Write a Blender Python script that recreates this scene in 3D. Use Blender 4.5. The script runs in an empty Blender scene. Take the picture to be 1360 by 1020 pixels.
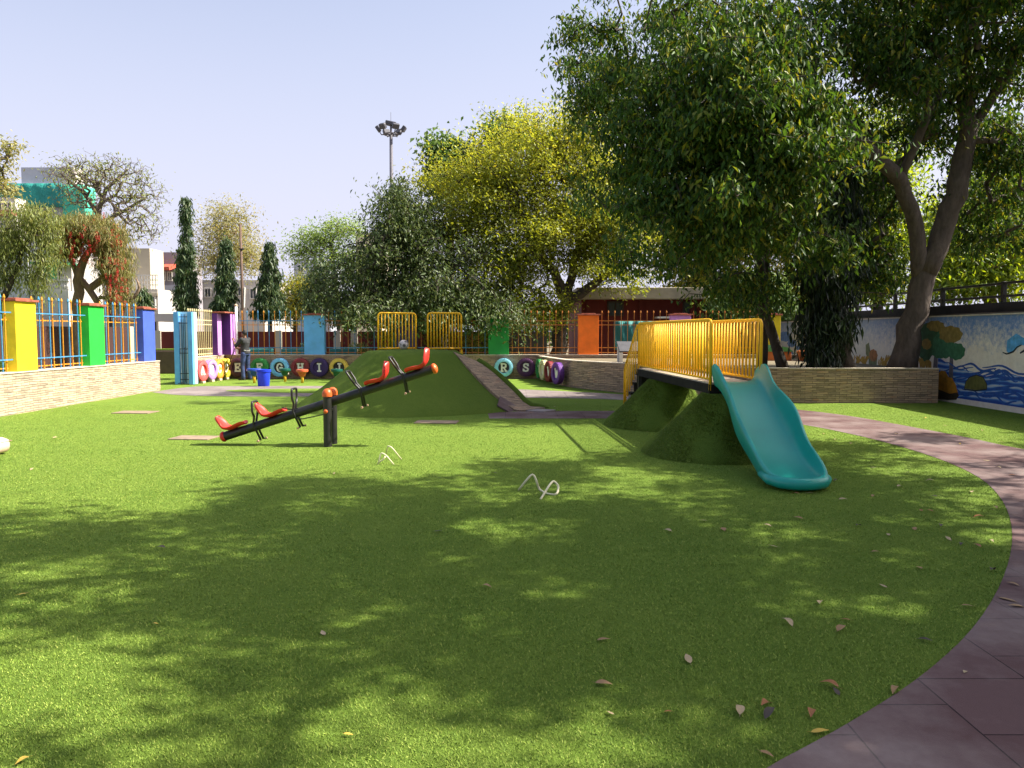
import bpy, bmesh, math, random
import numpy as np
from mathutils import Vector, Matrix

S = bpy.context.scene
COL = S.collection
R = math.radians
random.seed(7)

# ------------------------------------------------------------------ camera, sky, sun, exposure
F = 1030.0            # focal length in photo pixels (1360 wide)
H = 1.6               # eye height
PITCH = math.atan(69.0 / F)
cam_d = bpy.data.cameras.new("camera")
cam_d.sensor_width = 36.0
cam_d.lens = F / 1360.0 * 36.0
cam_d.clip_start = 0.05
cam_d.clip_end = 2000.0
cam = bpy.data.objects.new("camera", cam_d)
COL.objects.link(cam)
cam.location = (0, 0, H)
cam.rotation_euler = (math.pi / 2 - PITCH, 0, 0)
S.camera = cam

SUN_EL, SUN_AZ = R(47.0), R(1.5)      # azimuth measured from +X towards +Y
SV = Vector((math.cos(SUN_EL) * math.cos(SUN_AZ), math.cos(SUN_EL) * math.sin(SUN_AZ), math.sin(SUN_EL)))
world = bpy.data.worlds.new("World")
S.world = world
world.use_nodes = True
nt = world.node_tree
bg = nt.nodes["Background"]
sky = nt.nodes.new("ShaderNodeTexSky")
sky.sky_type = 'NISHITA'
sky.sun_disc = False
sky.sun_elevation = SUN_EL
sky.sun_rotation = math.pi / 2 - SUN_AZ
sky.altitude = 200
sky.air_density = 1.0
sky.dust_density = 6.0
sky.ozone_density = 2.0
hz = nt.nodes.new("ShaderNodeMix"); hz.data_type = 'RGBA'          # dusty lavender haze in the whole sky
wtc = nt.nodes.new("ShaderNodeTexCoord"); wsx = nt.nodes.new("ShaderNodeSeparateXYZ"); wmr = nt.nodes.new("ShaderNodeMapRange")
wmr.interpolation_type = 'SMOOTHSTEP'
wmr.inputs[1].default_value = 0.0; wmr.inputs[2].default_value = 0.66; wmr.inputs[3].default_value = 0.92; wmr.inputs[4].default_value = 0.12
nt.links.new(wtc.outputs['Generated'], wsx.inputs[0]); nt.links.new(wsx.outputs[2], wmr.inputs[0]); nt.links.new(wmr.outputs[0], hz.inputs[0])
nt.links.new(sky.outputs[0], hz.inputs[6]); hz.inputs[7].default_value = (3.45, 3.43, 4.2, 1)
nt.links.new(hz.outputs[2], bg.inputs[0])
bg.inputs[1].default_value = 0.107
sun_d = bpy.data.lights.new("sun", 'SUN')
sun_d.energy = 5.0
sun_d.angle = R(0.53)
sun_d.color = (1.0, 0.93, 0.80)
sun = bpy.data.objects.new("sun", sun_d)
COL.objects.link(sun)
sun.rotation_euler = SV.to_track_quat('Z', 'Y').to_euler()
sun.location = SV * 60
S.view_settings.view_transform = 'Standard'
S.view_settings.look = 'None'
S.view_settings.exposure = 1.26
S.view_settings.gamma = 1.0
S.cycles.max_bounces = 8
S.cycles.transparent_max_bounces = 6

# ------------------------------------------------------------------ layout helpers
cp, sp_ = math.cos(PITCH), math.sin(PITCH)
def ray(px, py):
    d = (px - 680.0) / F; v = (510.0 - py) / F
    return Vector((d, cp + v * sp_, v * cp - sp_))
def G(px, py, z=0.0):                 # photo pixel -> point on a level plane
    r = ray(px, py); t = (z - H) / r.z
    return Vector((r.x * t, r.y * t, z))
def A(px, py, Y):                     # photo pixel -> point at distance Y
    r = ray(px, py); t = Y / r.y
    return Vector((r.x * t, Y, H + r.z * t))
def W(px, py, X):                     # photo pixel -> point on the plane x = X
    r = ray(px, py); t = X / r.x
    return Vector((X, r.y * t, H + r.z * t))

# ------------------------------------------------------------------ object helpers
def tag(o, label=None, cat=None, group=None, kind=None):
    if label: o["label"] = label
    if cat: o["category"] = cat
    if group: o["group"] = group
    if kind: o["kind"] = kind
    return o
def thing(name, label, cat, loc=(0, 0, 0), rz=0.0, group=None):
    o = bpy.data.objects.new(name, None)
    o.empty_display_size = 0.1
    COL.objects.link(o)
    o.location = loc; o.rotation_euler = (0, 0, rz)
    return tag(o, label, cat, group)
def link(name, me, mat=None, parent=None, loc=(0, 0, 0), rot=(0, 0, 0)):
    if mat is not None and len(me.materials) == 0: me.materials.append(mat)
    o = bpy.data.objects.new(name, me)
    COL.objects.link(o)
    o.location = loc; o.rotation_euler = rot
    if parent is not None: o.parent = parent
    return o
def dup(root, loc, rz=None, label=None, group=None):
    r = root.copy(); COL.objects.link(r); r.location = loc
    if rz is not None: r.rotation_euler = (0, 0, rz)
    if label: r["label"] = label
    if group: r["group"] = group
    for ch in list(root.children):
        c = ch.copy(); COL.objects.link(c); c.parent = r
        for g in list(ch.children):
            d = g.copy(); COL.objects.link(d); d.parent = c
    return r

class MB:                              # collects shapes, builds ONE mesh object
    def __init__(s): s.v = []; s.f = []
    def add(s, vs, fs):
        b = len(s.v); s.v += [tuple(v) for v in vs]; s.f += [tuple(i + b for i in f) for f in fs]
        return s
    def box(s, c, d, rot=None, bev=0.0):
        x, y, z = d[0] / 2, d[1] / 2, d[2] / 2
        if bev > 0:
            b = min(bev, x * .9, y * .9, z * .9)
            bm = bmesh.new(); bmesh.ops.create_cube(bm, size=1)
            for v in bm.verts: v.co = Vector((v.co.x * 2 * x, v.co.y * 2 * y, v.co.z * 2 * z))
            bmesh.ops.bevel(bm, geom=bm.edges[:], offset=b, segments=2, affect='EDGES', profile=.5)
            vs = [v.co.copy() for v in bm.verts]
            bm.verts.index_update()
            fs = [[v.index for v in f.verts] for f in bm.faces]; bm.free()
        else:
            vs = [Vector((i * x, j * y, k * z)) for i in (-1, 1) for j in (-1, 1) for k in (-1, 1)]
            fs = [(0, 1, 3, 2), (4, 6, 7, 5), (0, 4, 5, 1), (2, 3, 7, 6), (0, 2, 6, 4), (1, 5, 7, 3)]
        c = Vector(c)
        if rot is not None: vs = [rot @ v for v in vs]
        return s.add([v + c for v in vs], fs)
    def tube(s, pts, r, n=8, cap=True, closed=False):
        pts = [Vector(p) for p in pts]; m = len(pts)
        rs = r if isinstance(r, (list, tuple)) else [r] * m
        rings = []; prev = None
        for i, p in enumerate(pts):
            if closed: t = pts[(i + 1) % m] - pts[i - 1]
            else: t = pts[min(i + 1, m - 1)] - pts[max(i - 1, 0)]
            if t.length < 1e-9: t = Vector((0, 0, 1))
            t.normalize()
            if prev is None:
                a = Vector((0, 0, 1)) if abs(t.z) < .9 else Vector((1, 0, 0))
                u = t.cross(a).normalized()
            else:
                u = (prev - t * prev.dot(t))
                u = u.normalized() if u.length > 1e-6 else t.orthogonal().normalized()
            prev = u; w = t.cross(u)
            rings.append([p + (u * math.cos(2 * math.pi * k / n) + w * math.sin(2 * math.pi * k / n)) * rs[i] for k in range(n)])
        vs = [v for rg in rings for v in rg]; fs = []
        for i in range(m if closed else m - 1):
            a, b = i * n, ((i + 1) % m) * n
            for k in range(n):
                fs.append((a + k, a + (k + 1) % n, b + (k + 1) % n, b + k))
        if cap and not closed:
            fs.append(tuple(range(n - 1, -1, -1))); fs.append(tuple((m - 1) * n + k for k in range(n)))
        return s.add(vs, fs)
    def lathe(s, prof, n=24, c=(0, 0, 0), rot=None, close=False):
        c = Vector(c); vs = []; fs = []
        for (r, z) in prof:
            for k in range(n):
                v = Vector((r * math.cos(2 * math.pi * k / n), r * math.sin(2 * math.pi * k / n), z))
                if rot is not None: v = rot @ v
                vs.append(v + c)
        m = len(prof)
        for i in range(m if close else m - 1):
            a, b = i * n, ((i + 1) % m) * n
            for k in range(n): fs.append((a + k, a + (k + 1) % n, b + (k + 1) % n, b + k))
        if not close:
            if prof[0][0] > 1e-4: fs.append(tuple(range(n - 1, -1, -1)))
            if prof[-1][0] > 1e-4: fs.append(tuple((m - 1) * n + k for k in range(n)))
        return s.add(vs, fs)
    def ell(s, c, rad, rot=None, n=16, m=10):
        c = Vector(c); vs = []; fs = []
        for i in range(m + 1):
            th = math.pi * i / m
            for k in range(n):
                ph = 2 * math.pi * k / n
                v = Vector((rad[0] * math.sin(th) * math.cos(ph), rad[1] * math.sin(th) * math.sin(ph), rad[2] * math.cos(th)))
                if rot is not None: v = rot @ v
                vs.append(v + c)
        for i in range(m):
            for k in range(n):
                fs.append((i * n + k, i * n + (k + 1) % n, (i + 1) * n + (k + 1) % n, (i + 1) * n + k))
        return s.add(vs, fs)
    def prism(s, poly, h0, h1, f):     # poly of (a,b), f(a,b,h)->point
        n = len(poly)
        vs = [f(a, b, h0) for a, b in poly] + [f(a, b, h1) for a, b in poly]
        fs = [tuple(range(n - 1, -1, -1)), tuple(range(n, 2 * n))] + [(k, (k + 1) % n, n + (k + 1) % n, n + k) for k in range(n)]
        return s.add(vs, fs)
    def mesh(s, name, smooth=False, angle=None):
        me = bpy.data.meshes.new(name)
        me.from_pydata([tuple(v) for v in s.v], [], s.f)
        me.validate(); me.update()
        bm = bmesh.new(); bm.from_mesh(me)
        bmesh.ops.remove_doubles(bm, verts=bm.verts[:], dist=1e-6)
        bmesh.ops.recalc_face_normals(bm, faces=bm.faces[:])
        bm.to_mesh(me); bm.free()
        if smooth or angle:
            me.polygons.foreach_set('use_smooth', [True] * len(me.polygons))
            if angle: me.set_sharp_from_angle(angle=R(angle))
        return me
    def build(s, name, mat, parent=None, smooth=False, angle=None, loc=(0, 0, 0), rot=(0, 0, 0)):
        return link(name, s.mesh(name, smooth, angle), mat, parent, loc, rot)

def np_mesh(name, V, Fc):
    me = bpy.data.meshes.new(name)
    V = np.asarray(V, dtype=np.float32); Fc = np.asarray(Fc, dtype=np.int32)
    n, k = Fc.shape
    me.vertices.add(len(V)); me.vertices.foreach_set('co', V.ravel())
    me.loops.add(n * k); me.loops.foreach_set('vertex_index', Fc.ravel())
    me.polygons.add(n); me.polygons.foreach_set('loop_start', np.arange(0, n * k, k, dtype=np.int32))
    me.update(calc_edges=True)
    return me
def in_poly(P, poly):
    x, y = P[:, 0], P[:, 1]; ins = np.zeros(len(P), bool); n = len(poly)
    for i in range(n):
        x1, y1 = poly[i][0], poly[i][1]; x2, y2 = poly[i - 1][0], poly[i - 1][1]
        c = ((y1 > y) != (y2 > y)) & (x < (x2 - x1) * (y - y1) / (y2 - y1 + 1e-12) + x1)
        ins ^= c
    return ins
def arc_corner(pts, r, seg=5):         # round the inner corners of a polyline
    pts = [Vector(p) for p in pts]; out = [pts[0]]
    for i in range(1, len(pts) - 1):
        a, b, c = pts[i - 1], pts[i], pts[i + 1]
        d1 = (a - b); d2 = (c - b); rr = min(r, d1.length * .49, d2.length * .49)
        p1 = b + d1.normalized() * rr; p2 = b + d2.normalized() * rr
        for k in range(seg + 1):
            t = k / seg
            out.append(p1 * (1 - t) ** 2 + b * 2 * t * (1 - t) + p2 * t * t)
    out.append(pts[-1])
    return out

# ------------------------------------------------------------------ materials
def srgb(r, g, b):
    f = lambda c: (c / 255 / 12.92) if c / 255 <= .04045 else ((c / 255 + .055) / 1.055) ** 2.4
    return (f(r), f(g), f(b))
class N:                               # tiny node-tree helper
    def __init__(s, name):
        s.m = bpy.data.materials.new(name); s.m.use_nodes = True
        s.t = s.m.node_tree; s.p = s.t.nodes["Principled BSDF"]; s.out = s.t.nodes["Material Output"]
    def n(s, typ, **kw):
        nd = s.t.nodes.new("ShaderNode" + typ)
        for k, v in kw.items():
            if hasattr(nd, k) and not k.startswith('i_'): setattr(nd, k, v)
        return nd
    def l(s, a, b): s.t.links.new(a, b)
    def coord(s, kind='Object', scale=(1, 1, 1)):
        tc = s.n('TexCoord'); mp = s.n('Mapping'); mp.inputs['Scale'].default_value = scale
        s.l(tc.outputs[kind], mp.inputs[0]); return mp.outputs[0]
    def noise(s, vec, scale, detail=4, rough=.55, dist=0.0):
        x = s.n('TexNoise'); x.inputs['Scale'].default_value = scale; x.inputs['Detail'].default_value = detail
        x.inputs['Roughness'].default_value = rough; x.inputs['Distortion'].default_value = dist
        s.l(vec, x.inputs['Vector']); return x.outputs['Fac']
    def ramp(s, fac, stops):
        r = s.n('ValToRGB'); e = r.color_ramp.elements
        while len(e) < len(stops): e.new(.5)
        for i, (p, c) in enumerate(stops):
            e[i].position = p; e[i].color = (*c, 1) if len(c) == 3 else c
        s.l(fac, r.inputs[0]); return r.outputs[0]
    def mix(s, fac, a, b, mode='MIX'):
        x = s.n('Mix'); x.data_type = 'RGBA'; x.blend_type = mode
        for val, idx in ((fac, 0), (a, 6), (b, 7)):
            if hasattr(val, 'is_output'): s.l(val, x.inputs[idx])
            elif idx == 0: x.inputs[0].default_value = val
            else: x.inputs[idx].default_value = (*val, 1)
        return x.outputs[2]
    def math(s, op, a, b=0.0):
        x = s.n('Math'); x.operation = op
        for val, idx in ((a, 0), (b, 1)):
            if hasattr(val, 'is_output'): s.l(val, x.inputs[idx])
            else: x.inputs[idx].default_value = val
        return x.outputs[0]
    def bump(s, h, strength=.3, dist=.01):
        b = s.n('Bump'); b.inputs['Strength'].default_value = strength; b.inputs['Distance'].default_value = dist
        s.l(h, b.inputs['Height']); s.l(b.outputs[0], s.p.inputs['Normal'])
    def col(s, c):
        if hasattr(c, 'is_output'): s.l(c, s.p.inputs['Base Color'])
        else: s.p.inputs['Base Color'].default_value = (*c, 1)
    def set(s, **kw):
        for k, v in kw.items(): s.p.inputs[k.replace('_', ' ')].default_value = v
        return s

_mc = {}
def paint(name, c, rough=.5, var=.12, scale=6.0, bump=.08, metal=0.0, spec=.4, coat=0.0, grime=.25):
    if name in _mc: return _mc[name]
    m = N(name); v = m.coord()
    n1 = m.noise(v, scale, 5); n2 = m.noise(v, scale * 9, 3)
    dark = tuple(x * (1 - var * 1.6) for x in c); lite = tuple(min(1, x * (1 + var)) for x in c)
    base = m.ramp(n1, [(.3, dark), (.7, lite)])
    gr = m.ramp(m.noise(v, scale * .6, 6, .7), [(.55, (0, 0, 0)), (.8, (1, 1, 1))])
    dirt = tuple(x * .55 + .02 for x in c)
    fac = m.math('MULTIPLY', gr, grime)
    m.col(m.mix(fac, base, dirt))
    rr = m.n('MapRange'); rr.inputs[3].default_value = max(.05, rough - .12); rr.inputs[4].default_value = min(1, rough + .15)
    m.l(n2, rr.inputs[0]); m.l(rr.outputs[0], m.p.inputs['Roughness'])
    m.set(Metallic=metal); m.p.inputs['Specular IOR Level'].default_value = spec
    if coat: m.p.inputs['Coat Weight'].default_value = coat
    m.bump(n2, bump, .004)
    _mc[name] = m.m
    return m.m

def leaf_mat(name, cols, trans=.35, tcol=None, spec=.35, rough=.45, zgrad=None):
    """cols: list of leaf colours picked per leaf; zgrad=(z0,z1,cols_top) leaves high in the crown are another colour"""
    m = N(name)
    g = m.n('NewGeometry')
    k = len(cols)
    st = [(i / max(1, k - 1), c) for i, c in enumerate(cols)]
    c = m.ramp(g.outputs['Random Per Island'], st)
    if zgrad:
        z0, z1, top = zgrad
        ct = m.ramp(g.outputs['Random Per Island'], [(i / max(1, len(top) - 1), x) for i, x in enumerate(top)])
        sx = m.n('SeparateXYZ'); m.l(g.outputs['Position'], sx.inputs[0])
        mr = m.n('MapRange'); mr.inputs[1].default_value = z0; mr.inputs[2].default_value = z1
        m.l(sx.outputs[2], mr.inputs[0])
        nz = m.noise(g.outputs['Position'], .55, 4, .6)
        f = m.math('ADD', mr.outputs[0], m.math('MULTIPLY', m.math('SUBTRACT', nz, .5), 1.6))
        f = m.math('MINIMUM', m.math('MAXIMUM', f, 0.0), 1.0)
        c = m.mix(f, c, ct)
    m.col(c)
    m.p.inputs['Roughness'].default_value = rough
    m.p.inputs['Specular IOR Level'].default_value = spec
    tr = m.n('BsdfTranslucent')
    hs = m.n('HueSaturation'); hs.inputs['Hue'].default_value = .47; hs.inputs['Saturation'].default_value = 1.15
    hs.inputs['Value'].default_value = 1.9
    m.l(c, hs.inputs['Color']); m.l(hs.outputs[0], tr.inputs[0])
    mx = m.n('MixShader'); mx.inputs[0].default_value = trans
    m.l(m.p.outputs[0], mx.inputs[1]); m.l(tr.outputs[0], mx.inputs[2]); m.l(mx.outputs[0], m.out.inputs[0])
    return m.m

def bark_mat(name, a, b, scale=6):
    m = N(name); v = m.coord('Object', (scale, scale, scale * .35))
    n1 = m.noise(v, 1.6, 8, .65, .4); n2 = m.noise(v, 6, 5, .6)
    m.col(m.mix(m.math('MULTIPLY', n2, .5), m.ramp(n1, [(.3, a), (.7, b)]), tuple(x * .5 for x in a)))
    m.set(Roughness=.9); m.bump(n1, .8, .05)
    return m.m

def stone_mat(name, tint):             # split-face ledge cladding, laid along the wall by its own uv
    m = N(name)
    uv = m.n('UVMap'); 
    sx = m.n('SeparateXYZ'); m.l(uv.outputs[0], sx.inputs[0])
    # wavy courses
    wm = m.n('Mapping'); wm.inputs['Scale'].default_value = (1.6, 11.0, 1); m.l(uv.outputs[0], wm.inputs[0])
    wob = m.noise(wm.outputs[0], 1.0, 4, .6)
    cx = m.n('CombineXYZ'); m.l(sx.outputs[0], cx.inputs[0])
    m.l(m.math('ADD', sx.outputs[1], m.math('MULTIPLY', wob, .075)), cx.inputs[1])
    def bricks(w, h, off):
        b = m.n('TexBrick'); b.inputs['Scale'].default_value = 1.0
        b.inputs['Brick Width'].default_value = w; b.inputs['Row Height'].default_value = h
        b.inputs['Mortar Size'].default_value = h * .13; b.inputs['Mortar Smooth'].default_value = .6; b.offset = off; b.offset_frequency = 2
        b.inputs['Color1'].default_value = (0, 0, 0, 1); b.inputs['Color2'].default_value = (1, 1, 1, 1); b.inputs['Mortar'].default_value = (.5, .5, .5, 1)
        m.l(cx.outputs[0], b.inputs['Vector']); return b
    b1 = bricks(.26, .048, .37); b2 = bricks(.15, .048, .61)
    fac = m.math('ADD', m.math('MULTIPLY', b1.outputs[0], .72), m.math('MULTIPLY', b2.outputs[0], .28))
    c = m.ramp(fac, [(.0, tuple(x * .38 for x in tint)), (.3, tuple(x * .75 for x in tint)), (.55, tint), (.8, (tint[0] * 1.25, tint[1] * 1.2, tint[2] * 1.12)), (1, (tint[0] * .95, tint[1] * .72, tint[2] * .6))])
    n = m.noise(uv.outputs[0], 45, 6, .7)
    c = m.mix(m.math('MULTIPLY', n, .4), c, tuple(x * .5 for x in tint))
    big = m.noise(uv.outputs[0], .9, 4)
    c = m.mix(m.math('MULTIPLY', big, .3), c, tuple(x * .8 for x in tint))
    c = m.mix(m.math('MULTIPLY', b1.outputs[1], .7), c, tuple(x * .14 for x in tint))
    m.col(c); m.set(Roughness=.85)
    hgt = m.math('ADD', m.math('MULTIPLY', fac, .7), m.math('SUBTRACT', m.math('MULTIPLY', n, .6), b1.outputs[1]))
    m.bump(hgt, .9, .02)
    return m.m

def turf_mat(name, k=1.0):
    m = N(name); tc = m.n('TexCoord'); v = tc.outputs['Object']
    n1 = m.noise(v, 260, 3, .6); n2 = m.noise(v, 60, 4, .65); n3 = m.noise(v, 1.3, 5, .6); n4 = m.noise(v, 12, 4, .6)
    base = m.ramp(n1, [(.25, (.052 * k, .115 * k, .017 * k)), (.5, (.160 * k, .258 * k, .036 * k)), (.75, (.31 * k, .39 * k, .078 * k))])
    base = m.mix(m.math('MULTIPLY', n2, .5), base, (.11 * k, .205 * k, .026 * k))
    base = m.mix(m.ramp(n3, [(.35, (0, 0, 0)), (.75, (.35, .35, .35))]), base, (.25 * k, .335 * k, .058 * k))
    base = m.mix(m.ramp(n4, [(.45, (0, 0, 0)), (.8, (.3, .3, .3))]), base, (.09 * k, .175 * k, .022 * k))
    m.col(base); m.set(Roughness=.85); m.p.inputs['Specular IOR Level'].default_value = .08
    h = m.math('ADD', n1, m.math('MULTIPLY', n2, 1.2))
    m.bump(h, .9, .02)
    return m.m
# ------------------------------------------------------------------ palette
M = {}
M['turf'] = turf_mat('turf')
M['turf_dark'] = turf_mat('turf_dark', .70)          # same turf in a darker tone for the mound and cones
def tile_mat(name='rubber_tiles', c1=(.122, .068, .066), c2=(.152, .092, .089), dust=.55):
    m = N(name); tc = m.n('TexCoord'); sx = m.n('SeparateXYZ'); m.l(tc.outputs['Object'], sx.inputs[0])
    cx = m.n('CombineXYZ')
    m.l(m.math('SUBTRACT', sx.outputs[1], 3.23 - 20.0), cx.inputs[0]); m.l(m.math('SUBTRACT', sx.outputs[0], 1.87 - 40.0), cx.inputs[1])
    b = m.n('TexBrick'); b.inputs['Scale'].default_value = 1; b.inputs['Brick Width'].default_value = .5; b.inputs['Row Height'].default_value = .5
    b.inputs['Mortar Size'].default_value = .0045; b.inputs['Mortar Smooth'].default_value = .3; b.offset = .5
    b.inputs['Color1'].default_value = (*c1, 1); b.inputs['Color2'].default_value = (*c2, 1); b.inputs['Mortar'].default_value = (.012, .009, .01, 1)
    m.l(cx.outputs[0], b.inputs['Vector'])
    v = tc.outputs['Object']
    n1 = m.noise(v, 220, 3, .7); n2 = m.noise(v, 1.1, 6, .65); n3 = m.noise(v, 14, 5, .7)
    c = m.mix(m.math('MULTIPLY', n1, .6), b.outputs[0], (.05, .022, .025))
    c = m.mix(m.ramp(n2, [(.4, (0, 0, 0)), (.75, (dust, dust, dust))]), c, (.36, .305, .285))     # pale dust
    c = m.mix(m.ramp(n3, [(.5, (0, 0, 0)), (.85, (.3, .3, .3))]), c, (.07, .045, .045))
    m.col(c); m.set(Roughness=.88); m.p.inputs['Specular IOR Level'].default_value = .25
    m.bump(m.math('SUBTRACT', m.math('MULTIPLY', n1, .5), m.math('MULTIPLY', b.outputs[1], 1.5)), .5, .008)
    return m.m
M['tiles'] = tile_mat()
M['tiles_grey'] = tile_mat('rubber_tiles_grey', (.20, .17, .165), (.24, .21, .20), .6)
def dust_mat():
    m = N('dry_ground'); v = m.coord()
    c = m.ramp(m.noise(v, .4, 8, .65), [(.3, (.12, .10, .06)), (.55, (.20, .16, .10)), (.75, (.10, .12, .05))])
    m.col(m.mix(m.math('MULTIPLY', m.noise(v, 30, 5), .5), c, (.08, .07, .04))); m.set(Roughness=.95)
    m.bump(m.noise(v, 20, 6), .5, .03); return m.m
M['dust'] = dust_mat()
M['stone'] = stone_mat('ledge_stone', (.54, .43, .31))
M['stone_shaded'] = stone_mat('ledge_stone_shaded', (.44, .31, .205))  # same ledge stone, shade put into its browner colour for walls out of sun
M['coping'] = paint('coping', (.58, .50, .40), .8, .15, 8, .3)
M['cap'] = paint('brick_red_cap', (.30, .085, .05), .7, .25, 9, .3)
PC = {'yellow': (.86, .66, .02), 'green': (.02, .50, .045), 'blue': (.055, .105, .50), 'skyblue': (.13, .42, .80), 'violet': (.085, .016, .175),
      'lilac': (.56, .26, .68), 'orange': (.86, .17, .012), 'darkgreen': (.015, .27, .05), 'purple': (.035, .02, .09), 'paleblue': (.42, .72, .88)}
for k, c in PC.items(): M[k] = paint('paint_' + k, c, .55, .10, 3.5, .12)
M['bar_orange'] = paint('bar_orange', (.66, .27, .022), .45, .15, 12)
M['bar_orange_shaded'] = paint('bar_orange_shaded', (.46, .17, .03), .5, .2, 12)  # orange bars copied darker, the back fence's shade put into the colour
M['bar_blue'] = paint('bar_blue', (.06, .24, .44), .45, .15, 12)
M['bar_cream'] = paint('bar_cream', (.72, .58, .30), .5, .15, 12)
M['rail_yellow'] = paint('rail_yellow', (.93, .50, .014), .52, .06, 10, .05, spec=.3)
M['black_steel'] = paint('black_steel', (.016, .015, .015), .42, .3, 14, .1, spec=.5)
M['seat_red'] = paint('seat_red', (.70, .035, .025), .33, .10, 5, .04, spec=.5, grime=.15)
M['cap_orange'] = paint('cap_orange', (.60, .11, .02), .4, .12, 8, .04)
M['teal'] = paint('slide_teal', (.004, .275, .215), .30, .05, 1.2, .01, spec=.5, grime=.08)
def chute_mat():
    m = N('slide_teal'); v = m.coord(); sv = m.coord('Object', (9, .8, .8))
    n1 = m.noise(v, 1.2, 4); sc = m.noise(sv, 3.0, 7, .72); fine = m.noise(v, 60, 3, .7)
    base = m.ramp(n1, [(.3, (.004, .27, .225)), (.7, (.006, .345, .275))])
    c = m.mix(m.ramp(sc, [(.52, (0, 0, 0)), (.74, (.40, .40, .40))]), base, (.045, .33, .29))
    c = m.mix(m.ramp(m.noise(v, 5, 6, .7), [(.60, (0, 0, 0)), (.8, (.35, .35, .35))]), c, (.03, .15, .12))
    m.col(c); r = m.n('MapRange'); r.inputs[3].default_value = .2; r.inputs[4].default_value = .52; m.l(sc, r.inputs[0]); m.l(r.outputs[0], m.p.inputs['Roughness'])
    m.bump(fine, .03, .003); return m.m
M['teal'] = chute_mat()
M['matte_black'] = paint('matte_black', (.014, .012, .011), .8, .3, 6, .2, spec=.2)
M['white_pipe'] = paint('white_pipe', (.74, .68, .46), .45, .12, 20)
M['white'] = paint('white_paint', (.74, .72, .68), .6, .08, 3)
M['wood'] = paint('grey_deck', (.42, .36, .28), .7, .2, 12)
M['leaf_brown'] = None

# ------------------------------------------------------------------ ground
def sheet(name, poly, z, mat, kind='structure', h=0.0):
    mb = MB(); n = len(poly)
    if h > 0: mb.prism(poly, z - h, z, lambda a, b, t: Vector((a, b, t)))
    else: mb.add([Vector((p[0], p[1], z)) for p in poly], [tuple(range(n))])
    return tag(mb.build(name, mat), kind=kind)
sheet('ground', [(-400, -300), (400, -300), (400, 500), (-400, 500)], -0.03, M['dust'])
sheet('lawn', [(-34, -8), (10.0, -8), (10.0, 26.6), (-9.9, 26.6), (-9.9, 31), (-34, 31)], 0.0, M['turf'])
def smooth_poly(pts, it=2):
    for _ in range(it):
        o = [pts[0]]
        for i in range(len(pts) - 1):
            a, b = Vector(pts[i][:2]), Vector(pts[i + 1][:2]); o += [a.lerp(b, .25), a.lerp(b, .75)]
        o.append(pts[-1]); pts = o
    return [(p[0], p[1]) for p in pts]
inner = [(-.6, 1.0), (.15, 2.1)] + [tuple(G(*p)[:2]) for p in ((1018, 1020), (1075, 990), (1130, 960), (1225, 900), (1300, 830), (1338, 760), (1347, 705), (1332, 662), (1300, 632), (1240, 606), (1160, 583), (1090, 568), (1040, 560), (960, 554), (840, 556), (650, 556))]
outer = [tuple(G(*p)[:2]) for p in ((648, 549), (690, 546), (840, 546), (960, 543), (1040, 543), (1070, 545), (1130, 552.5), (1200, 565), (1290, 582), (1360, 598))] + [(7.7, 8.6), (7.5, 6.2), (6.4, 3.6), (4.6, 1.4), (2.5, 0.3), (.6, -.8)]
inner_s = smooth_poly(inner); outer_s = smooth_poly(outer)
PATH = inner_s + outer_s
sheet('path', PATH, .004, M['tiles'])
REAR = smooth_poly([(-9.6, 20.6), (-9.45, 22.9), (-8.4, 22.9), (-6, 23.0), (-2, 22.8), (.3, 21.6), (2.2, 20.4), (3.2, 19.5), (4.6, 18.2), (6.0, 17.0), (5.2, 15.6), (4.2, 16.9), (3.0, 18.1), (1.5, 18.7), (.2, 18.8), (-2.2, 19.6), (-5.6, 19.1), (-8.2, 19.4), (-9.2, 20.2)], 2)
sheet('rear_path', REAR, .005, M['tiles_grey'])
ISLE = smooth_poly([(-5.2, 20.2), (-7.2, 20.5), (-8.0, 21.1), (-7.0, 21.7), (-4.5, 21.9), (-2.0, 21.8), (-2.2, 20.9), (-4.0, 20.3)], 2)
sheet('grass_island', ISLE, .012, M['turf'])

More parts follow.
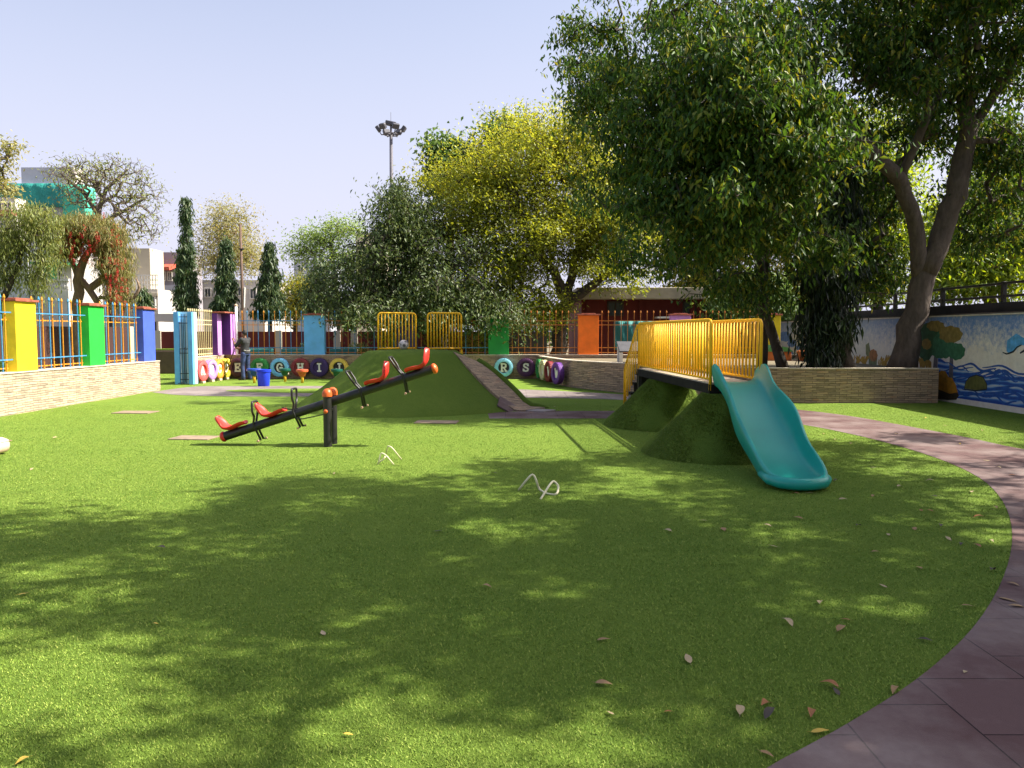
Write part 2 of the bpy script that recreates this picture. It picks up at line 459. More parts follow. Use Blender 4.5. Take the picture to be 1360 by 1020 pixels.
# ------------------------------------------------------------------ turf pile: short blades, longer-ranged and fewer with distance
def turf_pile():
    rng = np.random.default_rng(3)
    n = 900000
    # sample distance with density ~ (3/Y)^1.7, width of the strip ~ 1.5Y+3
    Y = np.linspace(1.9, 17, 4000); dens = (1.55 * Y + 2.5) * np.where(Y < 3, 1, (3 / Y) ** 1.75)
    cdf = np.cumsum(dens); cdf /= cdf[-1]
    y = np.interp(rng.random(n), cdf, Y); x = (rng.random(n) - .5) * (1.55 * y + 2.5)
    P = np.stack([x, y], 1)
    ok = ~in_poly(P, PATH) & ~in_poly(P, REAR) & (x < 9.9) & (x > -9.6)
    for cx, cy, rr in ((-2.2, 17.0, 2.6), (2.55, 10.2, .75), (2.5, 13.3, .8)): ok &= (x - cx) ** 2 + (y - cy) ** 2 > rr * rr
    P = P[ok]; n = len(P)
    sc = np.where(P[:, 1] < 3, 1.0, (P[:, 1] / 3) ** .62)
    clump = .5 + .5 * np.sin(P[:, 0] * 9.1 + 2 * np.sin(P[:, 1] * 7.3)) * np.sin(P[:, 1] * 8.3 + 2 * np.sin(P[:, 0] * 6.1))
    hgt = (.005 + .0075 * rng.random(n)) * (.8 + .3 * clump) * np.interp(P[:, 1], [3, 6, 14], [1, 1.05, .7])
    wid = (.0013 + .0011 * rng.random(n)) * sc
    az = rng.random(n) * 2 * np.pi; lean = (.3 + 1.0 * rng.random(n)) * hgt
    laz = az + 1.57 + rng.normal(0, .5, n)
    dx, dy = np.cos(az) * wid, np.sin(az) * wid
    V = np.zeros((n, 3, 3), np.float32)
    V[:, 0, 0] = P[:, 0] - dx; V[:, 0, 1] = P[:, 1] - dy; V[:, 0, 2] = .0005
    V[:, 1, 0] = P[:, 0] + dx; V[:, 1, 1] = P[:, 1] + dy; V[:, 1, 2] = .0005
    V[:, 2, 0] = P[:, 0] + np.cos(laz) * lean; V[:, 2, 1] = P[:, 1] + np.sin(laz) * lean; V[:, 2, 2] = hgt
    me = np_mesh('turf_pile', V.reshape(-1, 3), np.arange(n * 3).reshape(-1, 3))
    m = N('turf_blades'); g = m.n('NewGeometry')
    c = m.ramp(g.outputs['Random Per Island'], [(0, (.080, .155, .020)), (.45, (.162, .262, .034)), (.8, (.255, .348, .055)), (1, (.38, .425, .10))])
    nz = m.noise(g.outputs['Position'], 1.3, 5, .6)
    c = m.mix(m.ramp(nz, [(.35, (0, 0, 0)), (.75, (.4, .4, .4))]), c, (.25, .335, .052))
    m.col(c); m.set(Roughness=.6); m.p.inputs['Specular IOR Level'].default_value = .15
    o = link('turf_pile', me, m.m)
    tag(o, 'short bright green artificial grass pile covering the open lawn', 'grass', kind='stuff')
turf_pile()

# ------------------------------------------------------------------ stone walls
def wall_mesh(name, pts, z0, z1, th, mat, parent=None, uoff=0.0, loc=(0, 0, 0)):
    """upright slab along pts (front on the right-hand side of travel), uv = metres along / up"""
    P = [Vector((p[0], p[1])) for p in pts]; n = len(P)
    nr = []
    for i in range(n):
        t = (P[min(i + 1, n - 1)] - P[max(i - 1, 0)]).normalized(); nr.append(Vector((t.y, -t.x)))
    u = [uoff]
    for i in range(1, n): u.append(u[-1] + (P[i] - P[i - 1]).length)
    V = []; Fc = []; UV = []
    def quad(a, b, c, d, uvs):
        k = len(V); V.extend([a, b, c, d]); Fc.append((k, k + 1, k + 2, k + 3)); UV.extend(uvs)
    v3 = lambda p, z: Vector((p.x, p.y, z))
    for i in range(n - 1):
        f0, f1 = P[i], P[i + 1]; b0, b1 = P[i] - nr[i] * th, P[i + 1] - nr[i + 1] * th
        a, b = u[i], u[i + 1]
        quad(v3(f0, z0), v3(f1, z0), v3(f1, z1), v3(f0, z1), [(a, z0), (b, z0), (b, z1), (a, z1)])
        quad(v3(b1, z0), v3(b0, z0), v3(b0, z1), v3(b1, z1), [(b + 9, z0), (a + 9, z0), (a + 9, z1), (b + 9, z1)])
        quad(v3(f0, z1), v3(f1, z1), v3(b1, z1), v3(b0, z1), [(a, z1), (b, z1), (b, z1 + th), (a, z1 + th)])
    for i, s in ((0, 1), (n - 1, -1)):
        f, b = P[i], P[i] - nr[i] * th
        q = [v3(b, z0), v3(f, z0), v3(f, z1), v3(b, z1)]
        uv = [(u[i] + 3, z0), (u[i] + 3 + th, z0), (u[i] + 3 + th, z1), (u[i] + 3, z1)]
        if s < 0: q = q[::-1]; uv = uv[::-1]
        quad(*q, uv)
    me = bpy.data.meshes.new(name); me.from_pydata([tuple(v) for v in V], [], Fc)
    lay = me.uv_layers.new(name='UVMap')
    for i, c in enumerate(UV): lay.data[i].uv = c
    me.update()
    return link(name, me, mat, parent, loc)
def stone_wall(label, pts, z1, th, mat, cope=True, lip=.015):
    w = wall_mesh('stone_wall', pts, -.02, z1, th, mat)
    tag(w, label, 'wall')
    if cope:                                   # thin mortar coping, 3 mm proud
        P = [Vector((p[0], p[1])) for p in pts]
        o = []
        for i in range(len(P)):
            t = (P[min(i + 1, len(P) - 1)] - P[max(i - 1, 0)]).normalized(); o.append(P[i] + Vector((t.y, -t.x)) * lip)
        wall_mesh('coping', o, z1 + .0, z1 + .022, th + 2 * lip, M['coping'], w)
    return w
WT = .80
stone_wall('cream stone clad low wall along the left lawn edge under the yellow green and blue pillars', [(-9.68, 6.0), (-9.68, 21.3)], WT, .34, M['stone'])
stone_wall('short stone wall behind the A to D tyres beside the light blue gate pillar', [(-9.85, 23.86), (-9.85, 26.56)], WT, .3, M['stone'])
stone_wall('long low stone wall across the back under the fence with lettered tyres', [(-9.83, 26.6), (9.9, 26.6)], WT + .005, .3, M['stone_shaded'])
curve = smooth_poly([(.9, 26.58), (1.15, 25.0), (1.55, 22.9), (1.75, 22.3), (2.3, 21.3), (3.1, 20.1), (4.3, 18.8), (5.4, 17.9), (6.2, 17.42), (9.55, 17.42), (9.98, 17.42)], 2)
# keep the last straight stretch straight
curve = [p for p in curve if p[0] < 6.3] + [(6.6, 17.42), (9.60, 17.42)]
stone_wall('curved stone planter wall behind the slide that holds the big trees', curve, WT - .03, .16, M['stone_shaded'])
wr = wall_mesh('wall_return', [(9.596, 17.586), (9.596, 18.3)], -.02, WT - .03, .15, M['stone_shaded']); 
tag(wr, 'short end of the planter wall returning to the mural wall', 'wall')
soil = [(p[0] + .02, p[1] + .1) for p in curve if p[1] > 17.5] + [(6.6, 17.52), (9.47, 17.52), (9.47, 18.4), (9.97, 18.4), (9.97, 26.55), (1.05, 26.55)]
sheet('planter_soil', soil, WT - .10, M['dust'])

# ------------------------------------------------------------------ painted pillars and spear-topped fence panels
def pillar(label, cx, cy, lx, ly, z0, z1, key, cap=True, side=None):
    t = thing('painted_pillar', label, 'pillar', (cx, cy, z0))
    MB().box((0, 0, (z1 - z0) / 2), (lx, ly, z1 - z0), bev=.006).build('shaft', M[key], t)
    if cap:
        mb = MB(); mb.box((0, 0, z1 - z0 + .022), (lx + .10, ly + .10, .045), bev=.008); mb.box((0, 0, z1 - z0 + .06), (lx * .7, ly * .7, .03), bev=.008)
        mb.build('cap', M['cap'], t)
    return t
def spear(z1, w=.022):
    mb = MB(); mb.box((0, 0, (z1 - .1) / 2), (w, w, z1 - .1))
    mb.lathe([(.012, z1 - .1), (.026, z1 - .07), (.012, z1 - .02), (.0, z1)], 6)
    return mb.mesh('picket')
_pk = {}
def fence_panel(label, p0, p1, z0, mats, spacing=.168, h=1.52, railz=(.07, .24, 1.02, 1.16)):
    p0, p1 = Vector(p0), Vector(p1); d = p1 - p0; L = d.length
    t = thing('fence_panel', label, 'fence', (p0.x, p0.y, z0), math.atan2(d.y, d.x), 'spear topped fence panels around the playground')
    for m in set(mats):
        k = (m, h)
        if k not in _pk:
            _pk[k] = spear(h, .017 if m in ('bar_orange_shaded', 'bar_cream') else .018); _pk[k].materials.append(M[m])
    n = int(L / spacing)
    for i in range(n):
        x = (i + .5) * L / n
        k = mats[i % len(mats)]
        link('picket', _pk[(k, h)], None, t, (x, (-.02 if i % 2 else .02) if len(set(mats)) > 1 else 0, 0), (0, 0, random.uniform(-.1, .1)))
    for j, z in enumerate(railz):
        MB().box((L / 2, 0.0 if len(set(mats)) == 1 else (-.045 if j % 2 else .045), z), (L, .016, .024)).build('rail', M[mats[j % len(mats)]], t)
    return t
# left fence
PXC = -9.7 - .125
left_p = [('yellow', 'bright yellow painted pillar on the left stone wall', 15.2), ('green', 'bright green painted pillar between the yellow and blue ones on the left wall', 17.84), ('blue', 'royal blue painted pillar at the end of the left stone wall', 20.46)]
for k, lab, y in left_p: pillar(lab, PXC, y + .33, .25, .66, WT + .022, 2.2, k)
pillar('teal painted pillar on the left stone wall nearest the viewer', PXC, 12.9, .25, .66, WT + .022, 2.2, 'skyblue')
z0 = WT + .022
fence_panel('orange and blue fence panel left of the yellow pillar', (PXC, 13.24), (PXC, 15.19), z0, ['bar_orange', 'bar_blue'])
fence_panel('orange and blue fence panel between the yellow and green pillars', (PXC, 15.87), (PXC, 17.83), z0, ['bar_orange', 'bar_blue'])
fence_panel('orange and blue fence panel between the green and royal blue pillars', (PXC, 18.51), (PXC, 20.45), z0, ['bar_orange', 'bar_blue'])
# gate by the opening
gp = thing('gate_pillar', 'light blue gate pillar with a barred leaf folded against it', 'pillar', (-9.98, 23.7, 0))
MB().box((0, .12, 1.11), (.56, .20, 2.2), bev=.006).build('shaft', M['paleblue'], gp)
MB().box((-.205, -.06, 1.11), (.15, .16, 2.2), bev=.006).build('jamb', M['skyblue'], gp)
MB().box((.215, -.06, 1.11), (.13, .16, 2.2), bev=.006).build('jamb', M['skyblue'], gp)
gl = thing('gate', 'narrow dark barred gate leaf standing in the light blue gate pillar', 'gate', (-9.97, 23.59, 0.04))
for x in (-.10, -.05, 0, .05, .10): MB().tube([(x, 0, 0), (x, 0, 2.1)], .009, 6).build('bar', M['white'] if abs(x) > .07 else M['black_steel'], gl)
for z in (.12, .30, .92, 1.05, 1.83, 2.02): MB().box((0, -.014, z), (.26, .012, .02)).build('crossbar', M['black_steel'], gl)
MB().tube([(.03, -.03, .05), (.03, -.05, 1.05), (.06, -.06, 1.1), (.09, -.05, 1.02)], .008, 6).build('bolt', M['black_steel'], gl)
MB().tube([(-.16, -.1, .0), (-.02, -.16, .03), (.07, -.2, .0)], .012, 6).build('foot_hook', M['black_steel'], gl)
fence_panel('pale yellow fence panel on the short wall above the A to D tyres', (-10.0, 23.95), (-10.0, 25.98), z0, ['bar_cream'], .155)
# purple corner pillar, two steps
cpil = thing('corner_pillar', 'stepped violet corner pillar with sunlight painted lilac on its sides behind the worker', 'pillar', (-9.75, 26.6, z0))
mb = MB(); mb.box((-.16, -.52, .70), (.19, .36, 1.4), bev=.005); mb.build('shaft', M['violet'], cpil)
mb = MB(); mb.box((-.03, .10, .705), (.37, .40, 1.41), bev=.005); mb.build('shaft', M['violet'], cpil)
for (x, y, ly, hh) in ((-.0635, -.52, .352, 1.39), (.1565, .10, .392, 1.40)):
    MB().box((x, y, hh / 2), (.006, ly, hh)).build('painted_sun_side', M['lilac'], cpil)  # thin lilac faces, sunlight on the violet put into their colour
MB().box((-.08, -.18, 1.435), (.55, 1.05, .045), bev=.008).build('cap', M['cap'], cpil)
# back fence
back = [(-6.78, 'skyblue', 'sky blue painted pillar in the back fence left of the mound'), (-3.60, 'purple', 'dark purple painted pillar seen between the two yellow mound railings'), (-.46, 'darkgreen', 'dark green painted pillar in the back fence half under leaves'), (2.62, 'orange', 'orange painted pillar in the back fence by the red building'), (5.78, 'lilac', 'lilac painted pillar hidden behind the slide railings'), (8.85, 'yellow', 'yellow painted pillar at the shaded right end of the back fence')]
for x, k, lab in back: pillar(lab, x, 26.75, .70, .24, z0 + .003, 2.17, k)
xs = [-9.5] + [b[0] for b in back]
where = ['beside the worker', 'left of the first yellow mound railing', 'behind the right mound railing', 'left of the orange pillar', 'right of the orange pillar', 'behind the slide railings']
for i in range(6):
    a = xs[i] + (.12 if i == 0 else .36); b = xs[i + 1] - .36
    cols = ['bar_orange', 'bar_blue'] if i == 0 else (['bar_orange_shaded', 'bar_blue', 'bar_orange_shaded'] if i < 3 else ['bar_orange_shaded'])
    fence_panel('spear topped fence panel on the back wall ' + where[i], (a, 26.75), (b, 26.75), z0 + .003, cols, .21 if i else .185)

# ------------------------------------------------------------------ lettered tyres
GL = {'A': [[(0, 0), (.5, 1)], [(.5, 1), (1, 0)], [(.22, .36), (.78, .36)], [(-.18, .04), (.22, .04)], [(.78, .04), (1.18, .04)]],
 'B': [[(.15, 0), (.15, 1)], [(0, 1), (.6, 1), (.85, .88), (.85, .64), (.6, .53), (.2, .53)], [(.6, .53), (.92, .4), (.92, .14), (.6, 0), (0, 0)]],
 'C': [[(.95, .72), (.8, .93), (.5, 1), (.2, .88), (.05, .5), (.2, .12), (.5, 0), (.8, .06), (.97, .25)], [(.95, .95), (.95, .68)]],
 'D': [[(.15, 0), (.15, 1)], [(0, 1), (.5, 1), (.88, .8), (.95, .5), (.88, .2), (.5, 0), (0, 0)]],
 'E': [[(.15, 0), (.15, 1)], [(0, 1), (.9, 1)], [(0, 0), (.9, 0)], [(.15, .5), (.6, .5)], [(.9, 1), (.9, .74)], [(.9, 0), (.9, .26)], [(.6, .64), (.6, .36)]],
 'F': [[(.15, 0), (.15, 1)], [(0, 1), (.9, 1)], [(0, 0), (.42, 0)], [(.15, .5), (.6, .5)], [(.9, 1), (.9, .74)], [(.6, .64), (.6, .36)]],
 'G': [[(.93, .75), (.75, .95), (.5, 1), (.2, .88), (.05, .5), (.2, .12), (.5, 0), (.78, .05), (.86, .2), (.86, .46)], [(.58, .46), (1.05, .46)]],
 'H': [[(.15, 0), (.15, 1)], [(.85, 0), (.85, 1)], [(.15, .5), (.85, .5)], [(-.05, 1), (.35, 1)], [(.65, 1), (1.05, 1)], [(-.05, 0), (.35, 0)], [(.65, 0), (1.05, 0)]],
 'I': [[(.5, 0), (.5, 1)], [(.2, 1), (.8, 1)], [(.2, 0), (.8, 0)]],
 'J': [[(.62, 1), (.62, .25), (.5, .04), (.28, 0), (.1, .14), (.1, .32)], [(.36, 1), (.9, 1)]],
 'R': [[(.15, 0), (.15, 1)], [(0, 1), (.6, 1), (.86, .88), (.86, .6), (.6, .48), (.2, .48)], [(.5, .48), (.9, 0)], [(0, 0), (.38, 0)], [(.75, 0), (1.08, 0)]],
 'S': [[(.85, .75), (.7, .96), (.4, 1), (.15, .86), (.15, .66), (.4, .53), (.7, .44), (.88, .28), (.8, .07), (.5, 0), (.2, .05), (.08, .24)], [(.88, .98), (.88, .72)], [(.06, .02), (.06, .28)]],
 'T': [[(.5, 0), (.5, 1)], [(.02, 1), (.98, 1)], [(.02, 1), (.02, .76)], [(.98, 1), (.98, .76)], [(.28, 0), (.72, 0)]],
 'U': [[(.12, 1), (.12, .3), (.3, .04), (.6, 0), (.84, .2), (.84, 1)], [(-.04, 1), (.32, 1)], [(.66, 1), (1.02, 1)]],
 'V': [[(.08, 1), (.5, 0)], [(.92, 1), (.5, 0)], [(-.1, 1), (.28, 1)], [(.72, 1), (1.1, 1)]],
 'W': [[(.0, 1), (.28, 0)], [(.28, 0), (.5, .75)], [(.5, .75), (.72, 0)], [(.72, 0), (1, 1)], [(-.14, 1), (.16, 1)], [(.84, 1), (1.14, 1)]]}
def letter_mb(ch, w, h, th, y):
    mb = MB(); k = 0
    for st in GL[ch]:
        for a, b in zip(st[:-1], st[1:]):
            pa, pb = Vector(((a[0] - .5) * w, (a[1] - .5) * h)), Vector(((b[0] - .5) * w, (b[1] - .5) * h))
            d = (pb - pa); L = d.length; d.normalize(); nn = Vector((-d.y, d.x)); e = th * .48
            q = [pa - d * e * .55 - nn * e, pb + d * e * .55 - nn * e, pb + d * e * .55 + nn * e, pa - d * e * .55 + nn * e]
            yy = y - .0006 * k; k += 1
            mb.prism([(p.x, p.y) for p in q], yy - .012, y, lambda u, v, t: Vector((u, t, v)))
    return mb
TC = {'rose': (.72, .10, .10), 'mauve': (.46, .25, .62), 'tangerine': (.80, .32, .05), 'lemon': (.85, .70, .07), 'plum': (.07, .018, .035), 'leaf': (.03, .22, .05), 'sky': (.18, .50, .78), 'maroon': (.20, .022, .028),
      'indigo': (.045, .02, .11), 'gold': (.70, .48, .08), 'aqua': (.25, .58, .75), 'eggplant': (.075, .02, .08), 'cream': (.62, .55, .32), 'violet': (.13, .035, .25)}
def tyre_paint(k): return paint('tyre_' + k, TC[k], .6, .12, 9, .25)
M['letter'] = paint('letter_white', (.78, .74, .66), .6, .06, 9)
M['hub_dark'] = paint('hub_dark', (.035, .025, .03), .7, .2, 9)
def tyre(ch, tone, word, hub, x, y, rz, foot=False, r=.315, zc=.395):
    t = thing('painted_tyre', '%s painted tyre with a white letter %s standing against the stone wall' % (word, ch), 'tyre', (x, y, zc), rz, 'painted tyres with letters along the wall')
    rot = Matrix.Rotation(R(90), 3, 'X')
    prof = [(r * .60, -.085), (r * .70, -.10), (r * .90, -.095), (r * .975, -.075), (r, -.03), (r, .03), (r * .975, .075), (r * .90, .09), (r * .62, .085), (r * .58, 0)]
    mb = MB().lathe(prof, 36, rot=rot, close=True)
    for k in range(30):                       # shoulder tread lugs
        a = 2 * math.pi * k / 30
        for s in (-1, 1):
            mb.box(Vector((math.cos(a) * r * .985, s * .058, math.sin(a) * r * .985)), (.022, .045, .028), Matrix.Rotation(-a, 3, 'Y'))
    mb.build('tread', tyre_paint(tone), t, angle=40)
    MB().lathe([(.0, -.03), (r * .61, -.03), (r * .61, .03), (0, .03)], 30, rot=rot).build('hub_disc', M['hub_dark'] if hub is None else tyre_paint(hub), t, angle=30)
    # lathe z -> -y after the turn; letters sit on the front (-y)
    letter_mb(ch, .19, .25, .058, -.032).build('letter', M['letter'], t)
    if foot: MB().box((0, -.02, -zc + .035), (.16, .14, .07), bev=.01).build('foot_block', paint('foot_block', (.62, .50, .36), .8), t)
    return t
for ch, k, wd, hub, y in (('A', 'rose', 'rosy red', 'rose', 24.2), ('B', 'mauve', 'mauve', 'mauve', 24.95), ('C', 'tangerine', 'light orange', 'tangerine', 25.6), ('D', 'lemon', 'lemon yellow', 'lemon', 26.22)):
    tyre(ch, k, wd, hub, -9.70, y, R(83), True)
for ch, k, wd, hub, px in (('E', 'plum', 'dark plum', 'plum', 316), ('F', 'leaf', 'dark green', 'leaf', 345), ('G', 'sky', 'sky blue', None, 371.5), ('H', 'maroon', 'maroon', 'maroon', 399), ('I', 'indigo', 'dark indigo', 'indigo', 424), ('J', 'gold', 'yellow ringed', None, 450), ('R', 'aqua', 'pale blue ringed', None, 669), ('S', 'eggplant', 'dark purple', 'eggplant', 698.5)):
    tyre(ch, k, wd, hub, (px - 680) / F * 26.47, 26.47, R(random.uniform(-3, 3)))
for ch, k, wd, x, y, a in (('T', 'leaf', 'green edge-on', 1.03, 25.6, -80), ('U', 'cream', 'cream edge-on', 1.13, 24.7, -76), ('V', 'maroon', 'maroon edge-on', 1.26, 23.7, -74), ('W', 'violet', 'violet edge-on', 1.45, 22.75, -70)):
    tyre(ch, k, wd, k, x - .11, y, R(a))
# ------------------------------------------------------------------ mural wall on the right
MX = 10.0
def mural_mat():
    m = N('mural_ground'); tc = m.n('TexCoord'); v = tc.outputs['Object']
    sx = m.n('SeparateXYZ'); m.l(v, sx.inputs[0]); z = sx.outputs[2]; y = sx.outputs[1]
    n1 = m.noise(v, 1.1, 6, .6); n2 = m.noise(v, 5.5, 5, .7); n3 = m.noise(v, 24, 4, .7)
    base = m.ramp(n2, [(.3, (.66, .60, .57)), (.7, (.80, .75, .73))])
    # sponge-blue sky towards the top
    up = m.n('MapRange'); up.inputs[1].default_value = .75; up.inputs[2].default_value = 1.95; m.l(z, up.inputs[0])
    n2b = m.noise(v, 8.5, 6, .75)
    s = m.math('ADD', m.math('MULTIPLY', up.outputs[0], .42), m.math('ADD', m.math('MULTIPLY', n2b, .62), m.math('ADD', m.math('MULTIPLY', n3, .22), m.math('MULTIPLY', n1, .22))))
    c = m.mix(m.ramp(s, [(.70, (0, 0, 0)), (.93, (.9, .9, .9))]), base, (.05, .17, .50))
    c = m.mix(m.ramp(m.noise(v, 2.6, 5, .7), [(.55, (0, 0, 0)), (.75, (.45, .45, .45))]), c, (.42, .44, .50))
    # farther half is yellower and older
    far = m.n('MapRange'); far.inputs[1].default_value = 19.0; far.inputs[2].default_value = 22.0; m.l(y, far.inputs[0])
    c = m.mix(m.math('MULTIPLY', far.outputs[0], .5), c, (.36, .38, .30))
    m.col(c); m.set(Roughness=.8); m.bump(n3, .2, .01); return m.m
mural = MB().box((MX + .1, 20.6, .965), (.2, 17.2, 1.97)).build('mural_wall', mural_mat())
tag(mural, 'long painted mural wall with blue sky trees and a wavy sea along the right side', 'wall')
MB().box((MX + .09, 20.6, 1.966), (.26, 17.2, .03)).build('coping', paint('mural_cope', (.50, .46, .42), .8), mural)
def P_(name, c, **k): return paint(name, c, .8, .22, 9, .1, grime=.35)
def mpoly(pxs, lay):                          # outline given in the photo, laid on the wall plane as a coat of paint
    pts = [W(px, py, MX) for px, py in pxs]
    return [(p.y, p.z) for p in pts], lay
def mural_shape(name, polys, mat, lay, label=None):
    mb = MB()
    for i_, poly in enumerate(polys):
        mb.prism(poly, MX - .0016 * lay - .001 - .0014 * i_ / len(polys), MX + .01, lambda a, b, t: Vector((t, a, b)))
    o = mb.build(name, mat, mural)
    if label: o['label'] = label
    return o
def wpx(pxs): return [(W(x, y, MX).y, W(x, y, MX).z) for x, y in pxs]
def blob(cx, cy, rx, ry, n=44, ph=0.0):
    o = []
    for i in range(n):
        a = 2 * math.pi * i / n; k = 1 + .07 * abs(math.sin(3.5 * a + ph)) + .05 * math.sin(9 * a + 2 * ph) + .04 * math.sin(2 * a + ph)
        o.append((cx + rx * math.cos(a) * k, cy + ry * math.sin(a) * k))
    return o
def sea_mat():
    m = N('mural_sea'); tc = m.n('TexCoord'); v = tc.outputs['Object']
    mp = m.n('Mapping'); mp.inputs['Scale'].default_value = (1, .9, 3.2); m.l(v, mp.inputs[0])
    w = m.n('TexWave'); w.wave_type = 'BANDS'; w.bands_direction = 'Z'; w.inputs['Scale'].default_value = .75; w.inputs['Distortion'].default_value = 7; w.inputs['Detail'].default_value = 3; w.inputs['Detail Scale'].default_value = .8
    m.l(mp.outputs[0], w.inputs['Vector'])
    n = m.noise(mp.outputs[0], 3.0, 6, .65)
    f = m.math('ADD', m.math('MULTIPLY', w.outputs['Fac'], .6), m.math('MULTIPLY', n, .5))
    m.col(m.ramp(f, [(.30, (.015, .06, .34)), (.5, (.03, .15, .52)), (.68, (.12, .29, .62)), (.9, (.46, .50, .60))])); m.set(Roughness=.8); return m.m
sea_top = [(1246, 474), (1268, 489), (1290, 493), (1310, 500), (1335, 494), (1352, 499), (1400, 508), (1500, 540)]
sea = wpx([(1500, 640), (1246, 524)]) ; sea = [(q[0], max(q[1], .14)) for q in sea]
mural_shape('painted_sea', [wpx(sea_top) + [(10.6, .12), (18.2, .12)]], sea_mat(), 1)
blue_line = P_('mural_line', (.02, .085, .38)); ink = P_('mural_ink', (.015, .02, .045))
wl = []
def stroke(pts, w):                           # brush stroke polygon in wall metres
    P = [Vector(p) for p in pts]; a = []; b = []
    for i, p in enumerate(P):
        t = (P[min(i + 1, len(P) - 1)] - P[max(i - 1, 0)]).normalized(); nn = Vector((-t.y, t.x)); k = w * (.35 + .65 * math.sin(math.pi * (i + .5) / len(P)))
        a.append(tuple(p + nn * k)); b.append(tuple(p - nn * k))
    return a + b[::-1]
rw = random.Random(5)
for i in range(46):
    y0 = rw.uniform(11.0, 17.6); z0_ = rw.uniform(.2, .86) ; ln = rw.uniform(.7, 1.9); ph = rw.uniform(0, 6)
    pts = [(y0 - ln / 2 + ln * k / 14, z0_ + .06 * math.sin(ph + k * .45) + .02 * math.sin(ph * 2 + k * .9)) for k in range(15)]
    pts = [p for p in pts if p[0] < 18.0]
    if len(pts) > 4: wl.append(stroke(pts, rw.uniform(.010, .032)))
mural_shape('painted_waves', wl, blue_line, 2)
trunkm = P_('mural_trunk', (.13, .12, .16)); crown_g = P_('mural_green', (.045, .16, .09)); crown_o = P_('mural_olive', (.23, .17, .05)); crown_d = P_('mural_darkgreen', (.03, .10, .05))
mural_shape('painted_trunk', [wpx([(1239, 492), (1243, 450), (1240, 440), (1243, 439), (1246, 452), (1245, 493)]), wpx([(1260, 502), (1262, 470), (1256, 458), (1259, 457), (1264, 467), (1272, 462), (1273, 464), (1266, 471), (1266, 502)])], trunkm, 2)
mural_shape('painted_leaves', [wpx(blob(1238, 442, 15, 14, ph=1)), wpx(blob(1230, 462, 9, 17, ph=2)), wpx(blob(1233, 456, 8, 8, ph=.4))], crown_d, 3)
mural_shape('painted_leaves', [wpx(blob(1254, 458, 14, 17, ph=.5)), wpx(blob(1271, 467, 10, 11, ph=2.2)), wpx(blob(1248, 468, 9, 8, ph=1))], crown_g, 4)
mural_shape('painted_leaves', [wpx(blob(1263, 444, 14, 11, ph=1.3)), wpx(blob(1243, 433, 11, 7, ph=.2)), wpx(blob(1231, 457, 6, 7, ph=.2))], crown_o, 5)
mural_shape('painted_boulder', [wpx([(1246, 529), (1245, 498), (1250, 492), (1256, 493), (1260, 501), (1265, 502), (1270, 512), (1273, 524), (1269, 529), (1258, 530)])], P_('mural_amber', (.50, .22, .02)), 4)
mural_shape('painted_boulder_base', [wpx([(1246, 530), (1246, 517), (1252, 519), (1262, 523), (1272, 521), (1274, 525), (1270, 531), (1258, 531)])], P_('mural_umber', (.045, .03, .015)), 5)
mural_shape('painted_rock', [wpx([(1281, 516), (1283, 507), (1288, 501), (1297, 498), (1306, 501), (1311, 510), (1311, 517), (1296, 518)])], P_('mural_moss', (.12, .12, .035)), 4)
mural_shape('painted_rock_edge', [stroke(wpx([(1281, 517), (1283, 507), (1288, 501), (1297, 498), (1306, 501), (1311, 510), (1311, 517)]), .012), stroke(wpx([(1281, 517), (1296, 519), (1311, 517)]), .015)], ink, 5)
mural_shape('painted_sail', [wpx([(1337, 466), (1338, 452), (1350, 443), (1362, 450), (1378, 462), (1370, 460), (1357, 458), (1346, 466), (1340, 469)])], P_('mural_sky', (.10, .36, .74)), 3)
mural_shape('painted_outline', [stroke(wpx([(1332, 468), (1337, 470), (1341, 469), (1346, 467), (1351, 461), (1357, 458)]), .018), stroke(wpx([(1355, 469), (1360, 466), (1366, 462)]), .02)], ink, 4)
# faded plants farther along the wall
mural_shape('painted_cactus', [wpx([(1154, 490), (1154, 478), (1150, 470), (1150, 458), (1154, 455), (1156, 466), (1157, 474), (1161, 466), (1165, 474), (1164, 490)])], P_('mural_sage', (.17, .19, .10)), 2)
mural_shape('painted_pear', [wpx(blob(1160, 472, 5, 8, ph=1))], P_('mural_rust', (.30, .14, .06)), 3)
gold = P_('mural_ochre', (.36, .22, .04))
gs = []
for cx in (1137, 1143, 1149, 1172, 1177, 1226, 1233, 1222):
    for k in range(6):
        x = cx + rw.uniform(-4, 4); gs.append(stroke(wpx([(x, 490), (x + rw.uniform(-2, 2), 482), (x + rw.uniform(-6, 6), 474 + rw.uniform(-3, 4))]), .035))
mural_shape('painted_grass', gs, gold, 2)
mural_shape('painted_branch', [stroke(wpx([(1072, 444), (1068, 452), (1067, 463), (1069, 472), (1075, 470)]), .10), stroke(wpx([(1073, 476), (1070, 482), (1071, 485)]), .05)], P_('mural_wine', (.10, .03, .035)), 2)
bs = []
for (x, y, r) in ((1043, 447, 8), (1052, 456, 6), (1062, 462, 5), (1048, 470, 6), (1056, 487, 7)): bs.append(wpx(blob(x, y, r, r * .8, ph=x)))
mural_shape('painted_splash', bs, P_('mural_wash', (.13, .22, .42)), 1)

